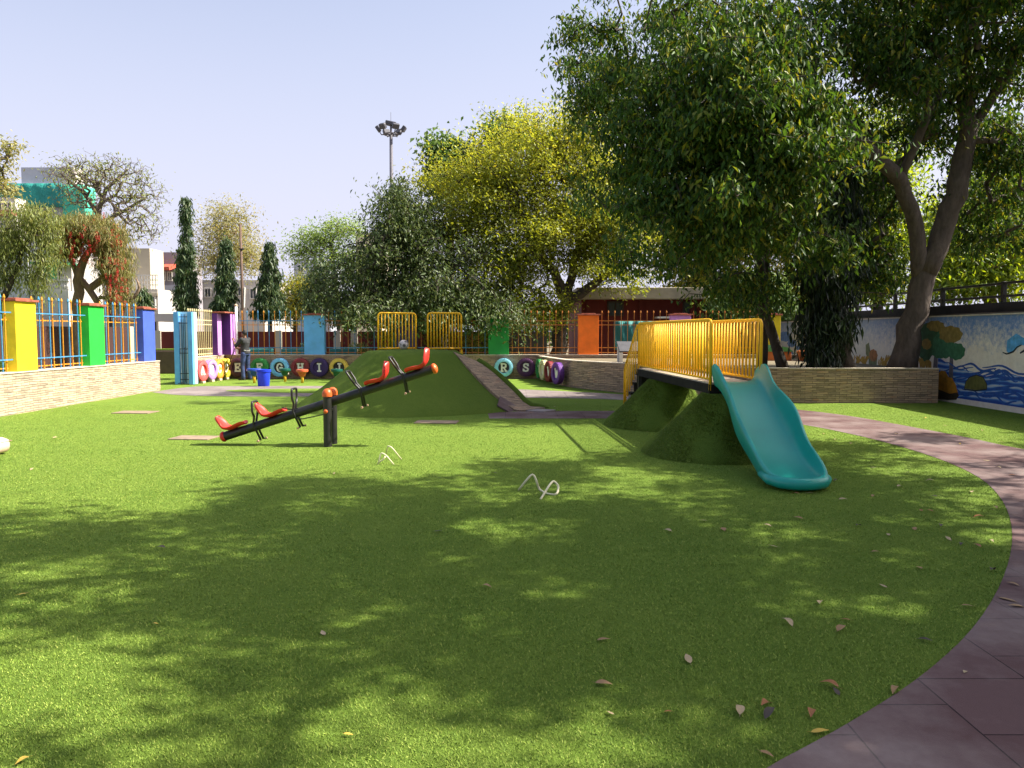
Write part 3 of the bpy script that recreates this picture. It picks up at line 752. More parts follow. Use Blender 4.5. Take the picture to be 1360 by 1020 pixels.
# ------------------------------------------------------------------ turf mound with a stone climbing ramp
mc = (-2.2, 17.05)
mound = thing('turf_mound', 'round turf covered hill with a flat top behind the seesaw', 'mound', (mc[0], mc[1], 0))
mb = MB()
rng_m = random.Random(4)
prof = [(2.62, -.03), (2.53, .05), (2.40, .14), (2.10, .32), (1.75, .57), (1.42, .83), (1.20, 1.02), (1.08, 1.13), (.96, 1.19), (.6, 1.21), (0.0, 1.215)]
n = 72; vs = []
for i, (r, z) in enumerate(prof):
    for k in range(n):
        a = 2 * math.pi * k / n; w = 1 + .018 * math.sin(3 * a + 1) + .012 * math.sin(7 * a + i * .6)
        vs.append(Vector((r * w * math.cos(a), r * w * math.sin(a), z)))
fs = [(i * n + k, i * n + (k + 1) % n, (i + 1) * n + (k + 1) % n, (i + 1) * n + k) for i in range(len(prof) - 1) for k in range(n)]
mb.add(vs, fs); mb.build('turf_cover', M['turf_dark'], mound, smooth=True)
# ramp: runs from the top towards the front right
def mound_z(x, y):
    r = math.hypot(x, y)
    for (r0, z0_), (r1, z1_) in zip(prof[:-1], prof[1:]):
        if r1 <= r <= r0: return z0_ + (z1_ - z0_) * (r0 - r) / (r0 - r1)
    return 0.0
def ramp_part():
    a0 = Vector((-1.02 - mc[0], 17.0 - mc[1] - .05, 0)); a1 = Vector((.45 - mc[0], 15.95 - mc[1] - .1, 0))
    d = (a1 - a0); side = Vector((d.y, -d.x, 0)).normalized() * -.40
    n_ = 10; V = []; Fc = []; UV = []
    L = d.length
    for i in range(n_ + 1):
        t = i / n_; c = a0 + d * t
        for s in (-1, 1):
            p = c + side * s; p.z = max(.015, mound_z(p.x, p.y) + .03) + (.15 * math.sin(math.pi * min(1, .25 + t)) if p.y > c.y else 0.0); V.append(p); UV.append((t * L * 1.2, .35 * s))
    for i in range(n_): Fc.append((2 * i, 2 * i + 1, 2 * i + 3, 2 * i + 2))
    k = len(V)
    for v in list(V[:k]): V.append(v - Vector((0, 0, .35))); UV.append((0, 0))
    for i in range(n_):
        Fc.append((2 * i, 2 * i + 2, k + 2 * i + 2, k + 2 * i)); Fc.append((2 * i + 1, k + 2 * i + 1, k + 2 * i + 3, 2 * i + 3))
    Fc.append((2 * n_, 2 * n_ + 1, k + 2 * n_ + 1, k + 2 * n_))
    me = bpy.data.meshes.new('stone_ramp'); me.from_pydata([tuple(v) for v in V], [], Fc)
    lay = me.uv_layers.new(name='UVMap')
    for p in me.polygons:
        for li in p.loop_indices: lay.data[li].uv = (UV[me.loops[li].vertex_index][1] * 1.0 + .5, UV[me.loops[li].vertex_index][0])
    bm = bmesh.new(); bm.from_mesh(me); bmesh.ops.recalc_face_normals(bm, faces=bm.faces[:]); bm.to_mesh(me); bm.free()
    link('stone_ramp', me, M['stone_shaded'], mound)
    # turf lip along the far edge
    pts = [V[2 * i + (1 if (V[1] - V[0]).y > 0 else 0)] + Vector((.03, .05, .0)) for i in range(n_ + 1)]
    pts[-1] = pts[-1] + Vector((.04, 0, -.05))
    MB().tube(pts, [.075] * 9 + [.06, .05], 8).build('turf_edge', M['turf_dark'], mound, smooth=True)
    # brown square tile set in the slope beside the ramp foot
    c = None
    for k in range(400):                       # where the tile lies on the slope
        q = A(675, 540, 14.4 + k * .005); p = q - Vector((mc[0], mc[1], 0))
        if q.z <= mound_z(p.x, p.y) + .012: c = p; break
    rr = math.hypot(c.x, c.y); sl_ = (mound_z(c.x * (1 - .1 / rr), c.y * (1 - .1 / rr)) - mound_z(c.x * (1 + .1 / rr), c.y * (1 + .1 / rr))) / .2
    nrm = Vector((c.x / rr * sl_, c.y / rr * sl_, 1)).normalized(); q = Vector((0, 0, 1)).rotation_difference(nrm).to_matrix()
    MB().box(c, (.46, .46, .03), q, bev=.004).build('rubber_tile', M['tiles'], mound)
ramp_part()
pad = MB().box((0, 0, 0), (.7, .45, .02), bev=.004).build('kerb_slab', paint('slab_grey', (.28, .24, .23), .85), loc=(.48, 15.75, .012), rot=(0, 0, R(-35)))
tag(pad, 'small grey slab at the foot of the stone ramp', 'slab')

# yellow tube railings on the mound
def rail_frame(name, label, L, h, nbar, loc, rz, cat='railing', group=None, parent=None, zb=.06):
    if parent is None: t = thing(name, label, cat, loc, rz, group)
    else:
        t = parent
    return t
def railing_parts(t, L, h, nbar, zb=.06, r=.021, rb=.0125, org=(0, 0, 0)):
    o = Vector(org)
    fr = arc_corner([o + Vector((0, 0, 0)), o + Vector((0, 0, h)), o + Vector((L, 0, h)), o + Vector((L, 0, 0))], .09)
    mb = MB(); mb.tube(fr, r, 8); f = mb.build('frame', M['rail_yellow'], t, smooth=True)
    MB().tube([o + Vector((0, 0, zb)), o + Vector((L, 0, zb))], r * .8, 8).build('bottom_rail', M['rail_yellow'], t, smooth=True)
    bar = MB().tube([(0, 0, zb), (0, 0, h)], rb, 8).mesh('baluster', smooth=True)
    for i in range(nbar):
        x = L * (i + 1) / (nbar + 1)
        link('baluster', bar, M['rail_yellow'], t, o + Vector((x, 0, 0)))
for lab, x0, y0, x1, y1 in (('left yellow railing on top of the turf mound with the ball before it', -3.02, 17.55, -2.22, 17.95), ('right yellow railing on top of the turf mound above the stone ramp', -1.90, 17.55, -1.16, 17.80)):
    L = math.hypot(x1 - x0, y1 - y0)
    t = thing('mound_railing', lab, 'railing', (x0, y0, 1.17), math.atan2(y1 - y0, x1 - x0), 'yellow railings on the mound')
    railing_parts(t, L, .86, 10)
    MB().box((.0, 0, -.08), (.05, .05, .18)).build('foot', M['rail_yellow'], t)
    MB().box((L, 0, -.08), (.05, .05, .18)).build('foot', M['rail_yellow'], t)
# old grey football on the mound
ballm = N('ball_panels'); vv = ballm.coord()
vo = ballm.n('TexVoronoi'); vo.inputs['Scale'].default_value = 9; ballm.l(vv, vo.inputs['Vector'])
ballm.col(ballm.ramp(vo.outputs['Distance'], [(.25, (.10, .09, .09)), (.4, (.50, .46, .44))])); ballm.set(Roughness=.6); ballm.bump(vo.outputs['Distance'], .3, .01)
ball = MB().ell((0, 0, 0), (.112, .112, .112), n=24, m=14).build('ball', ballm.m, smooth=True, loc=(-2.42, 17.35, 1.315), rot=(.4, .3, 0))
tag(ball, 'scuffed grey ball resting on top of the turf mound', 'ball')

# ------------------------------------------------------------------ seesaw
base = G(438, 594)
pL, pR = Vector((-4.10, 10.98, .115)), Vector((-1.10, 10.86, 1.085))
mid = (pL + pR) / 2; ax = (pR - pL); BL = ax.length; ax.normalize()
yaw = math.atan2(ax.y, ax.x); tilt = math.asin(ax.z)
ss = thing('seesaw', 'black steel seesaw with four red seats, left end down on the turf', 'seesaw', (mid.x, mid.y, 0), yaw)
Rt = Matrix.Rotation(-tilt, 3, 'Y'); mz = mid.z
def sl(u, v, w): return Rt @ Vector((u, v, w)) + Vector((0, 0, mz))     # along beam, sideways, normal
MB().tube([sl(-BL / 2, 0, 0), sl(BL / 2, 0, 0)], .064, 20).build('beam', M['black_steel'], ss, angle=40)
for s in (-1, 1):
    e = MB().ell(sl(s * (BL / 2 + .01), 0, 0), (.05, .075, .075), Rt, 18, 12); e.build('end_cap', M['cap_orange'] if s > 0 else M['seat_red'], ss, smooth=True)
for v in (-.14, .14):
    px = sl(.03, 0, 0).x
    MB().tube([(px, v, 0), (px, v, .74)], .058, 20).build('post', M['black_steel'], ss, angle=40)
    MB().lathe([(.062, .70), (.070, .705), (.070, .75), (.055, .79), (.028, .81), (0, .815)], 20, c=(px, v, 0)).build('post_cap', M['cap_orange'], ss, angle=35)
MB().tube([(px, -.24, .50), (px, .24, .50)], .022, 12).build('axle', M['black_steel'], ss)
for v in (-.235, .235): MB().ell((px, v, .50), (.030, .018, .030)).build('axle_cap', M['cap_orange'], ss, smooth=True)
MB().tube(arc_corner([sl(-.5, -.05, -.05), sl(-.42, -.09, -.10), (px, -.09, .46)], .1), .008, 6).build('stop_rod', M['black_steel'], ss)
MB().tube(arc_corner([sl(-.62, -.1, .14), sl(-.52, -.06, .07), sl(-.42, -.05, .06)], .1), .009, 6).build('stop_rod', M['black_steel'], ss)
def seat_mb(u, s):                            # bucket seat, back rest on the outer side s
    mb = MB(); rows = []
    prof = [(-.215, .030), (-.17, .042), (-.10, .034), (-.03, .022), (.04, .022), (.09, .045), (.125, .10), (.15, .16), (.172, .215), (.185, .25)]
    half = [.085, .115, .125, .13, .135, .135, .13, .115, .085, .035]
    m = 10
    for (du, w), hw in zip(prof, half):
        row = []
        for k in range(m + 1):
            q = -1 + 2 * k / m
            lip = .035 * abs(q) ** 3 * (1 if w < .12 else .5)
            row.append((du + (.03 * abs(q) ** 2 * (-1 if w > .09 else 0)), q * hw, w + lip))
        rows.append(row)
    top = [[sl(u + s * p[0], p[1], .064 + p[2]) for p in r] for r in rows]
    bot = [[sl(u + s * (p[0] + (.028 if p[2] > .06 else .0)), p[1] * .96, .064 + max(p[2] - .028, -.02)) for p in r] for r in rows]
    vs = [v for r in top for v in r] + [v for r in bot for v in r]; nr = len(rows); o = nr * (m + 1); fs = []
    I = lambda i, k: i * (m + 1) + k
    for i in range(nr - 1):
        for k in range(m):
            fs.append((I(i, k), I(i, k + 1), I(i + 1, k + 1), I(i + 1, k))); fs.append((o + I(i, k), o + I(i + 1, k), o + I(i + 1, k + 1), o + I(i, k + 1)))
        fs.append((I(i, 0), I(i + 1, 0), o + I(i + 1, 0), o + I(i, 0))); fs.append((I(i, m), o + I(i, m), o + I(i + 1, m), I(i + 1, m)))
    for k in range(m):
        fs.append((I(0, k), o + I(0, k), o + I(0, k + 1), I(0, k + 1))); fs.append((I(nr - 1, k), I(nr - 1, k + 1), o + I(nr - 1, k + 1), o + I(nr - 1, k)))
    return mb.add(vs, fs)
for u, s in ((-1.42, -1), (-.82, -1), (.80, 1), (1.40, 1)):
    o = seat_mb(u, s).build('seat', M['seat_red'], ss, smooth=True)
    md = o.modifiers.new('smooth', 'SUBSURF'); md.levels = 1; md.render_levels = 2
for u, s in ((-1.10, -1), (-.50, -1), (.51, 1), (1.15, 1)):
    k = -.10 * s                              # leaning away from its seat
    lo, hi = -.20, .34
    q = [sl(u + k * .3, -.055, lo), sl(u, -.055, .04), sl(u + k * .5, -.055, .14), sl(u + k * .6, -.105, .20), sl(u + k, -.105, hi), sl(u + k, .105, hi), sl(u + k * .6, .105, .20), sl(u + k * .5, .055, .14), sl(u, .055, .04), sl(u + k * .3, .055, lo)]
    MB().tube(arc_corner(q, .03, 3), .0165, 8).build('handle', M['black_steel'], ss, smooth=True)
    mbf = MB()
    for v in (-1, 1): mbf.tube([sl(u + k * .3, v * .055, lo), sl(u + k * .3, v * .16, lo - .005)], .0115, 8)
    fr = mbf.build('footrest', M['black_steel'], ss)
    mbt = MB()
    for v in (-1, 1): mbt.tube([sl(u + k * .3, v * .155, lo - .005), sl(u + k * .3, v * .175, lo - .006)], .016, 8)
    mbt.build('rubber_tip', paint('tip_tan', (.55, .33, .22), .7), fr)

# ------------------------------------------------------------------ slide: deck, stairs, railings, chute
X0, X1, DY0, DY1, DZ = 2.62, 3.28, 10.2, 14.5, .93
sl_t = thing('play_slide', 'teal chute slide with black deck and yellow railings above two turf cones', 'slide', (2.95, 10.2, 0))
def sp3(x, y, z): return Vector((x - 2.95, y - 10.2, z))
skew = -.06                                   # the deck drifts left with distance
def dk(x, y, z): return sp3(x + skew * (y - DY0), y, z)
mb = MB()
mb.add([dk(X0 - .02, DY0, DZ - .14), dk(X1 + .02, DY0, DZ - .14), dk(X1 + .02, DY1, DZ - .14), dk(X0 - .02, DY1, DZ - .14), dk(X0 - .02, DY0, DZ - .02), dk(X1 + .02, DY0, DZ - .02), dk(X1 + .02, DY1, DZ - .02), dk(X0 - .02, DY1, DZ - .02)],
       [(0, 3, 2, 1), (4, 5, 6, 7), (0, 1, 5, 4), (1, 2, 6, 5), (2, 3, 7, 6), (3, 0, 4, 7)])
mb.build('deck_frame', M['matte_black'], sl_t)
mb = MB()
nb = 14
for i in range(nb):
    ya, yb = DY0 + (DY1 - DY0) * i / nb + .006, DY0 + (DY1 - DY0) * (i + 1) / nb - .006
    mb.add([dk(X0, ya, DZ - .018), dk(X1, ya, DZ - .018), dk(X1, yb, DZ - .018), dk(X0, yb, DZ - .018), dk(X0, ya, DZ), dk(X1, ya, DZ), dk(X1, yb, DZ), dk(X0, yb, DZ)], [(0, 3, 2, 1), (4, 5, 6, 7), (0, 1, 5, 4), (1, 2, 6, 5), (2, 3, 7, 6), (3, 0, 4, 7)])
mb.build('deck_boards', M['wood'], sl_t)
for s, x in ((-1, X0), (1, X1)):
    h = .83; y0, y1 = DY0 + .02, DY1 - .02
    fr = arc_corner([dk(x, y0, DZ - .1), dk(x, y0, DZ + h), dk(x, y1, DZ + h), dk(x, y1, DZ - .1)], .09)
    rl = MB().tube(fr, .022, 8).build('railing', M['rail_yellow'], sl_t, smooth=True)
    MB().tube([dk(x, y0, DZ + .05), dk(x, y1, DZ + .05)], .016, 8).build('bottom_rail', M['rail_yellow'], rl, smooth=True)
    bar = MB().tube([(0, 0, DZ + .04), (0, 0, DZ + h)], .0155, 8).mesh('baluster', smooth=True)
    nb = 31
    for i in range(nb):
        y = y0 + (y1 - y0) * (i + 1) / (nb + 1)
        link('baluster', bar, M['rail_yellow'], rl, dk(x, y, 0))
# stairs at the far end
mbs = MB(); mbt = MB()
NS = 4
for i in range(NS):
    y = DY1 + .05 + .27 * i; z = DZ - .02 - (DZ / (NS + .4)) * (i + 1) + .12
    a, b = dk(X0, y, z), dk(X1, y + .25, z)
    mbs.box((a + b) / 2, (X1 - X0, .25, .05)).box((a + b) / 2 + Vector((0, -.11, -.1)), (X1 - X0, .02, .2))
mbs.build('steps', M['matte_black'], sl_t)
for x in (X0 - .02, X1 + .02):
    st = None
    p0, p1 = dk(x, DY1 + .02, DZ + .80), dk(x, DY1 + 1.15, .86)
    st = MB().tube(arc_corner([p0, p1, dk(x, DY1 + 1.15, .05)], .08), .02, 8).build('stair_railing', M['rail_yellow'], sl_t, smooth=True)
    for i in range(6):
        t = (i + .6) / 6.5; p = p0.lerp(p1, t); zb = DZ - .05 - t * .78
        MB().tube([(p.x, p.y, max(.06, zb)), (p.x, p.y, p.z)], .0135, 8).build('baluster', M['rail_yellow'], st, smooth=True)
for (x, y) in ((X0 + .02, DY1 - .05), (X1 - .02, DY1 - .05)):
    q = dk(x, y, 0); MB().box((q.x, q.y, .4), (.06, .06, .8)).build('leg', M['black_steel'], sl_t)
# chute
def chute():
    st = [  # y, floor z, rim z, half width (floor), half width (rim)
        (10.34, .935, 1.06, .225, .26), (10.27, .935, 1.155, .225, .30), (10.17, .935, 1.195, .23, .325), (10.05, .925, 1.185, .235, .325), (9.92, .88, 1.12, .24, .312), (9.78, .81, 1.02, .24, .300), (9.6, .715, .935, .24, .300), (9.4, .605, .875, .245, .318), (9.2, .50, .80, .25, .342), (9.0, .405, .70, .255, .352),
        (8.8, .315, .575, .255, .335), (8.6, .23, .455, .25, .316), (8.4, .158, .37, .25, .308), (8.2, .105, .30, .25, .314), (8.03, .08, .235, .24, .310), (7.90, .072, .185, .22, .292), (7.80, .072, .16, .185, .258), (7.72, .085, .145, .13, .20), (7.675, .11, .135, .06, .125)]
    mb = MB(); rows = []
    m = 22
    for (y, zf, zr, wf, wr) in st:
        row = []
        hgt = max(zr - zf, .02); xo = 2.975 - .05 * min(1, max(0, (9.2 - y) / 1.4))
        # half profile: floor centre -> wall -> lip -> outside skirt
        half = [(0, 0), (.45 * wf, .004), (.80 * wf, .018 * min(1, hgt * 6)), (wf, .12 * hgt + .012), (wf + (wr - wf) * .45, .42 * hgt), (wf + (wr - wf) * .70, .76 * hgt), (wf + (wr - wf) * .80, .94 * hgt), (wr - .012, hgt), (wr + .012, .985 * hgt), (wr + .028, .90 * hgt), (wr + .030, .70 * hgt), (wr + .024, .42 * hgt), (wr + .010, .12 * hgt), (wr - .012, -.045)]
        L = [(-a, b) for a, b in half[:0:-1]]; full = L + half
        rows.append([sp3(xo + a, y, zf + b) for a, b in full])
    k = len(rows[0]); vs = [v for r in rows for v in r]
    fs = [(i * k + j, i * k + j + 1, (i + 1) * k + j + 1, (i + 1) * k + j) for i in range(len(rows) - 1) for j in range(k - 1)]
    # closing nose
    c = len(vs); 
    mb.add(vs, fs)
    return mb
cobj = chute().build('chute', M['teal'], sl_t, smooth=True)
so = cobj.modifiers.new('shell', 'SOLIDIFY'); so.thickness = .014; so.offset = -1
sb = cobj.modifiers.new('smooth', 'SUBSURF'); sb.levels = 1; sb.render_levels = 2
nose = [sp3(2.925 + a, y, z) for a, y, z in ((-.318, 8.05, .12), (-.292, 7.86, .095), (-.21, 7.735, .085), (-.10, 7.67, .082), (0, 7.655, .082), (.10, 7.67, .082), (.21, 7.735, .085), (.292, 7.86, .095), (.318, 8.05, .12))]
MB().tube(nose, [.035, .055, .062, .062, .062, .062, .062, .055, .035], 12).build('nose_lip', M['teal'], sl_t, smooth=True)
# turf cones that carry the deck
DARK_PILE = bpy.data.materials['turf_blades'].copy(); DARK_PILE.name = 'turf_blades_dark'
for nd in DARK_PILE.node_tree.nodes:
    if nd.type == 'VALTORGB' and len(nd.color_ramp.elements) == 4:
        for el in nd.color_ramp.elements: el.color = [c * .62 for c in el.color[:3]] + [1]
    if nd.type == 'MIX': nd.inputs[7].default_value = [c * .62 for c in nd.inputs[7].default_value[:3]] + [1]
def cone(label, bc, rx, ry, tc, rt, h):
    t = thing('turf_cone', label, 'mound', (bc[0], bc[1], 0))
    mb = MB(); n = 56; st = [(1.02, -.03), (.99, .03), (.94, .10)] + [(.93 + (rt / rx - .93) * k / 8, .10 + (h - .10) * k / 8) for k in range(1, 9)] + [(.0, h + .01)]
    vs = []
    for i, (r, z) in enumerate(st):
        f = max(0, z) / h
        for k in range(n):
            a = 2 * math.pi * k / n; w = 1 + .02 * math.sin(4 * a + i) + .012 * math.sin(9 * a)
            vs.append(Vector((r * rx * w * math.cos(a) + (tc[0] - bc[0]) * f, r * ry * w * math.sin(a) + (tc[1] - bc[1]) * f, z)))
    mb.add(vs, [(i * n + k, i * n + (k + 1) % n, (i + 1) * n + (k + 1) % n, (i + 1) * n + k) for i in range(len(st) - 1) for k in range(n)])
    mb.build('turf_cover', M['turf_dark'], t, smooth=True)
    # short pile standing off the cone
    rng = np.random.default_rng(int(h * 1000 + bc[1] * 10)); q = 26000
    u = rng.random(q); a = rng.random(q) * 2 * np.pi; rr = (1.0 + (rt / rx - 1.0) * u); z = u * (h - .01) + .005
    x = rr * rx * np.cos(a) * (1 + .02 * np.sin(4 * a)) + (tc[0] - bc[0]) * u; y = rr * ry * np.sin(a) * (1 + .02 * np.sin(4 * a)) + (tc[1] - bc[1]) * u
    nx, ny, nz = np.cos(a) * .75, np.sin(a) * .75, np.full(q, .6)
    tx, ty = -np.sin(a), np.cos(a); w = .006; L = .02 + .02 * rng.random(q)
    V = np.zeros((q, 3, 3), np.float32)
    for j, s in ((0, -1), (1, 1)):
        V[:, j, 0] = x + tx * w * s; V[:, j, 1] = y + ty * w * s; V[:, j, 2] = z
    jt = rng.normal(0, .012, (q, 3))
    V[:, 2, 0] = x + nx * L + jt[:, 0]; V[:, 2, 1] = y + ny * L + jt[:, 1]; V[:, 2, 2] = z + nz * L * .5 + jt[:, 2]
    o = link('turf_pile', np_mesh('cone_pile', V.reshape(-1, 3), np.arange(q * 3).reshape(-1, 3)), DARK_PILE, t)
    o['kind'] = 'stuff'
    return t
cone('front turf covered cone holding up the near end of the slide deck', (2.60, 10.25), .86, 1.0, (2.92, 10.35), .36, .785)
cone('rear turf covered cone under the far end of the slide deck', (2.52, 13.35), .92, 1.05, (2.72, 13.4), .34, .785)

# ------------------------------------------------------------------ stools, bucket
def stool(label, key, c, loc, r=.19, h=.43):
    t = thing('mushroom_stool', label, 'stool', loc, random.uniform(0, 3), 'small stools in front of the lettered tyres')
    MB().tube([(0, 0, 0), (0, 0, h - .1)], .042, 12).build('leg', paint('stool_post', (.82, .46, .04), .5), t, smooth=True)
    MB().lathe([(.05, h - .24), (.09, h - .22), (.12, h - .12), (r * .82, h - .09), (r * .98, h - .075), (r, h - .04), (r * .96, h - .008), (r * .8, h), (0, h - .012)], 24).build('seat', paint('stool_' + key, c, .4, .1, 8), t, angle=50)
    MB().box((.1, -.02, h - .16), (.05, .05, .08), bev=.01).build('bracket', paint('stool_bracket', (.7, .55, .5), .6), t)
    return t
stool('blue stool on a yellow post partly behind the blue bucket', 'blue', (.012, .055, .34), Vector(((337 - 680) / F * 24.3, 24.3, 0)), .23, .46)
stool('left green stool on a yellow post in front of the G tyre', 'green', (.003, .075, .052), Vector(((378 - 680) / F * 25.0, 25.0, 0)))
stool('orange red stool on a yellow post in front of the H tyre', 'orange', (.54, .10, .04), Vector(((401 - 680) / F * 24.4, 24.4, 0)))
stool('right green stool half hidden by the mound in front of the J tyre', 'green', (.003, .075, .052), Vector(((447 - 680) / F * 24.6, 24.6, 0)))
bk = thing('bucket', 'tall bright blue plastic bucket standing on the grey path', 'bucket', ((349.5 - 680) / F * 22.9, 22.9, .005))
MB().lathe([(.155, 0), (.165, .012), (.195, .38), (.20, .45), (.214, .455), (.218, .49), (.205, .495), (.195, .47), (.18, .2), (.15, .02), (0, .015)], 28).build('body', paint('bucket_blue', (.015, .05, .62), .35, .08, 6), bk, angle=40)
MB().lathe([(.199, .425), (.222, .428), (.224, .445), (.203, .45)], 28, close=True).build('rim', paint('bucket_blue', (.015, .05, .62)), bk, angle=40)

# ------------------------------------------------------------------ small things on the lawn
def pipe_toy(label, pts, r=.0085):
    o = [Vector(p) for p in pts]; c = o[0].copy(); c.z = 0
    mb = MB().tube(arc_corner([p - c for p in o], .07, 6), r, 8)
    t = mb.build('bent_pipe', M['white_pipe'], smooth=True, loc=c)
    return tag(t, label, 'pipe', 'bent cream pipes stuck in the lawn')
g = lambda x, y, z=0.0: G(x, y) + Vector((0, 0, z))
def up(x, y, Y): return A(x, y, Y)
a = G(500, 617); Yq = a.y
pipe_toy('small cream bent pipe hoops on the lawn right of the seesaw, nearer one', [g(502, 617), up(506, 601, Yq + .05), up(512, 604, Yq + .02), g(523, 617)], .009)
pipe_toy('small cream bent pipe hoop on the lawn behind the nearer hoop beside the seesaw', [g(512, 608), up(515, 592, Yq + .35), up(520, 594, Yq + .32), g(533, 610)], .009)
pipe_toy('short straight cream pipe lying under the hoop beside the seesaw', [g(502, 616, .01), up(508, 611, Yq + .05), up(512, 606, Yq + .06)], .009)
b = G(715, 655); Yb = b.y
pipe_toy('larger cream bent pipe in two arches on the lawn in front of the slide', [g(689, 651), up(698, 639, Yb + .12), up(708, 628, Yb + .15), up(713, 640, Yb + .12), g(716, 651, .01), up(726, 656, Yb - .02), g(740, 659, .01), up(742, 645, Yb + .0), up(735, 638, Yb + .02), up(730, 644, Yb - .02), g(718, 663, .0)], .011)
pads = [('flat tan access cover in the lawn left of the seesaw seat', 258, 582, .62, .4), ('flat tan access cover in the sunny lawn near the left wall end', 180, 548, .75, .45), ('flat brown access cover in shade in front of the mound', 580, 561, .75, .4)]
for lab, x, y, w, d in pads:
    p = G(x, y); o = MB().box((0, 0, 0), (w, d, .02), bev=.006).build('access_cover', paint('cover_tan', (.26, .19, .13), .8, .2), loc=(p.x, p.y, .006), rot=(0, 0, R(random.uniform(-6, 6))))
    tag(o, lab, 'cover', 'flat covers set in the lawn')
# beige moulded block at the far left
p = G(-40, 604)
blk = thing('spring_rider_base', 'rounded beige moulded play block cut off by the left picture edge', 'play block', (p.x, p.y, 0))
MB().box((0, 0, .115), (.92, .34, .21), bev=.085).build('body', paint('beige_plastic', (.72, .52, .40), .5), blk, smooth=True)
MB().box((0, 0, .165), (.90, .345, .01), bev=.003).build('seam', paint('seam_brown', (.25, .15, .1), .7), blk)
# ------------------------------------------------------------------ the worker
def remeshed(name, mb, vox, mat, parent, smooth_it=4):
    me = bpy.data.meshes.new(name + '_raw'); me.from_pydata([tuple(v) for v in mb.v], [], mb.f); me.update()
    bm = bmesh.new(); bm.from_mesh(me); bmesh.ops.recalc_face_normals(bm, faces=bm.faces[:]); bm.to_mesh(me); bm.free()
    o = bpy.data.objects.new(name, me); COL.objects.link(o)
    md = o.modifiers.new('r', 'REMESH'); md.mode = 'VOXEL'; md.voxel_size = vox
    sm = o.modifiers.new('s', 'SMOOTH'); sm.factor = .5; sm.iterations = smooth_it
    dg = bpy.context.evaluated_depsgraph_get(); ev = o.evaluated_get(dg)
    m2 = bpy.data.meshes.new_from_object(ev); m2.name = name
    bpy.data.objects.remove(o); bpy.data.meshes.remove(me)
    m2.polygons.foreach_set('use_smooth', [True] * len(m2.polygons)); m2.materials.clear()
    return link(name, m2, mat, parent)
PX, PY = -8.92, 25.95
per = thing('person', 'worker in dark shirt and blue jeans facing the wall and holding a broom', 'person', (PX, PY, .005), R(72))
V3 = lambda x, y, z: Vector((x, y, z))
hipL, hipR = V3(-.09, 0, .86), V3(.09, -.01, .86)
knL, knR = V3(-.10, .05, .47), V3(.11, .0, .47)
anL, anR = V3(-.11, .02, .09), V3(.12, -.08, .09)
shL, shR = V3(-.185, .0, 1.345), V3(.185, .0, 1.345)
elL, elR = V3(-.23, .20, 1.13), V3(.24, .13, 1.09)
wrL, wrR = V3(-.14, .36, 1.30), V3(.14, .34, 1.04)
def limb(mb, pts, rs, n=12):
    mb.tube(pts, rs, n)
    for p, r in zip(pts, rs): mb.ell(p, (r, r, r), n=12, m=8)
def hand(mb, w, d, nrm):                     # closed hand round a stick: palm, four fingers, thumb
    d = d.normalized(); side = d.cross(nrm).normalized(); nrm = nrm.normalized()
    pc = w + d * .05
    mb.ell(pc, (.032, .032, .032)); mb.tube([w, pc, w + d * .085], [.024, .032, .026], 10)
    for i, (ln, off) in enumerate(((.052, -.030), (.060, -.010), (.056, .010), (.045, .029))):
        b0 = w + d * .085 + side * off
        mb.tube([b0 - d * .01, b0 + d * ln * .45 + nrm * .004, b0 + d * ln * .55 + nrm * .028, b0 + d * ln * .2 + nrm * .046], [.0095, .009, .0085, .007], 7)
    tb = w + d * .035 - side * .028
    mb.tube([tb, tb - side * .018 + d * .025 + nrm * .014, tb - side * .008 + d * .045 + nrm * .036], [.011, .010, .008], 7)
mb = MB()
for h_, k_, a_ in ((hipL, knL, anL), (hipR, knR, anR)): limb(mb, [h_, h_.lerp(k_, .5), k_, k_.lerp(a_, .4), a_], [.085, .072, .052, .052, .036])
for a_ in (anL, anR): mb.tube([a_ + V3(0, -.05, -.05), a_ + V3(0, .06, -.05), a_ + V3(0, .15, -.065)], [.034, .036, .025], 10)
mb.ell((0, 0, .92), (.15, .10, .11)); mb.tube([(0, 0, .9), (0, .01, 1.05), (0, .0, 1.25), (0, -.005, 1.37)], [.125, .115, .13, .07], 16)
mb.ell((0, -.005, 1.26), (.165, .105, .13)); mb.ell((0, 0, 1.33), (.175, .07, .06))
mb.tube([(0, -.005, 1.34), (0, .01, 1.44)], [.058, .052], 12)
hc = V3(0, .03, 1.535)
mb.ell(hc, (.074, .093, .112), n=20, m=14); mb.ell(hc + V3(0, .045, -.06), (.050, .048, .052)); mb.ell(hc + V3(0, .098, -.012), (.012, .02, .02))
mb.ell(hc + V3(0, .085, -.052), (.024, .014, .010)); mb.ell(hc + V3(0, .08, -.085), (.026, .02, .018))
for s in (-1, 1): mb.ell(hc + V3(.075 * s, -.002, -.012), (.012, .02, .031)); mb.ell(hc + V3(.032 * s, .085, .010), (.012, .006, .008))
for s_, e_, w_ in ((shL, elL, wrL), (shR, elR, wrR)): limb(mb, [s_, s_.lerp(e_, .5), e_, e_.lerp(w_, .4), w_], [.056, .047, .039, .038, .026])
hand(mb, wrL, V3(.04, .05, .10), V3(.6, .5, -.2)); hand(mb, wrR, V3(-.03, .09, .02), V3(-.5, .1, .2))
skin = paint('skin_brown', (.20, .10, .06), .55, .08, 12, .05, grime=.05)
body = remeshed('body', mb, .0075, skin, per, 3)
shirt_m = paint('shirt_charcoal', (.035, .036, .04), .85, .3, 7, .3); jeans_m = paint('jeans_blue', (.035, .055, .14), .85, .35, 9, .3)
mb = MB()
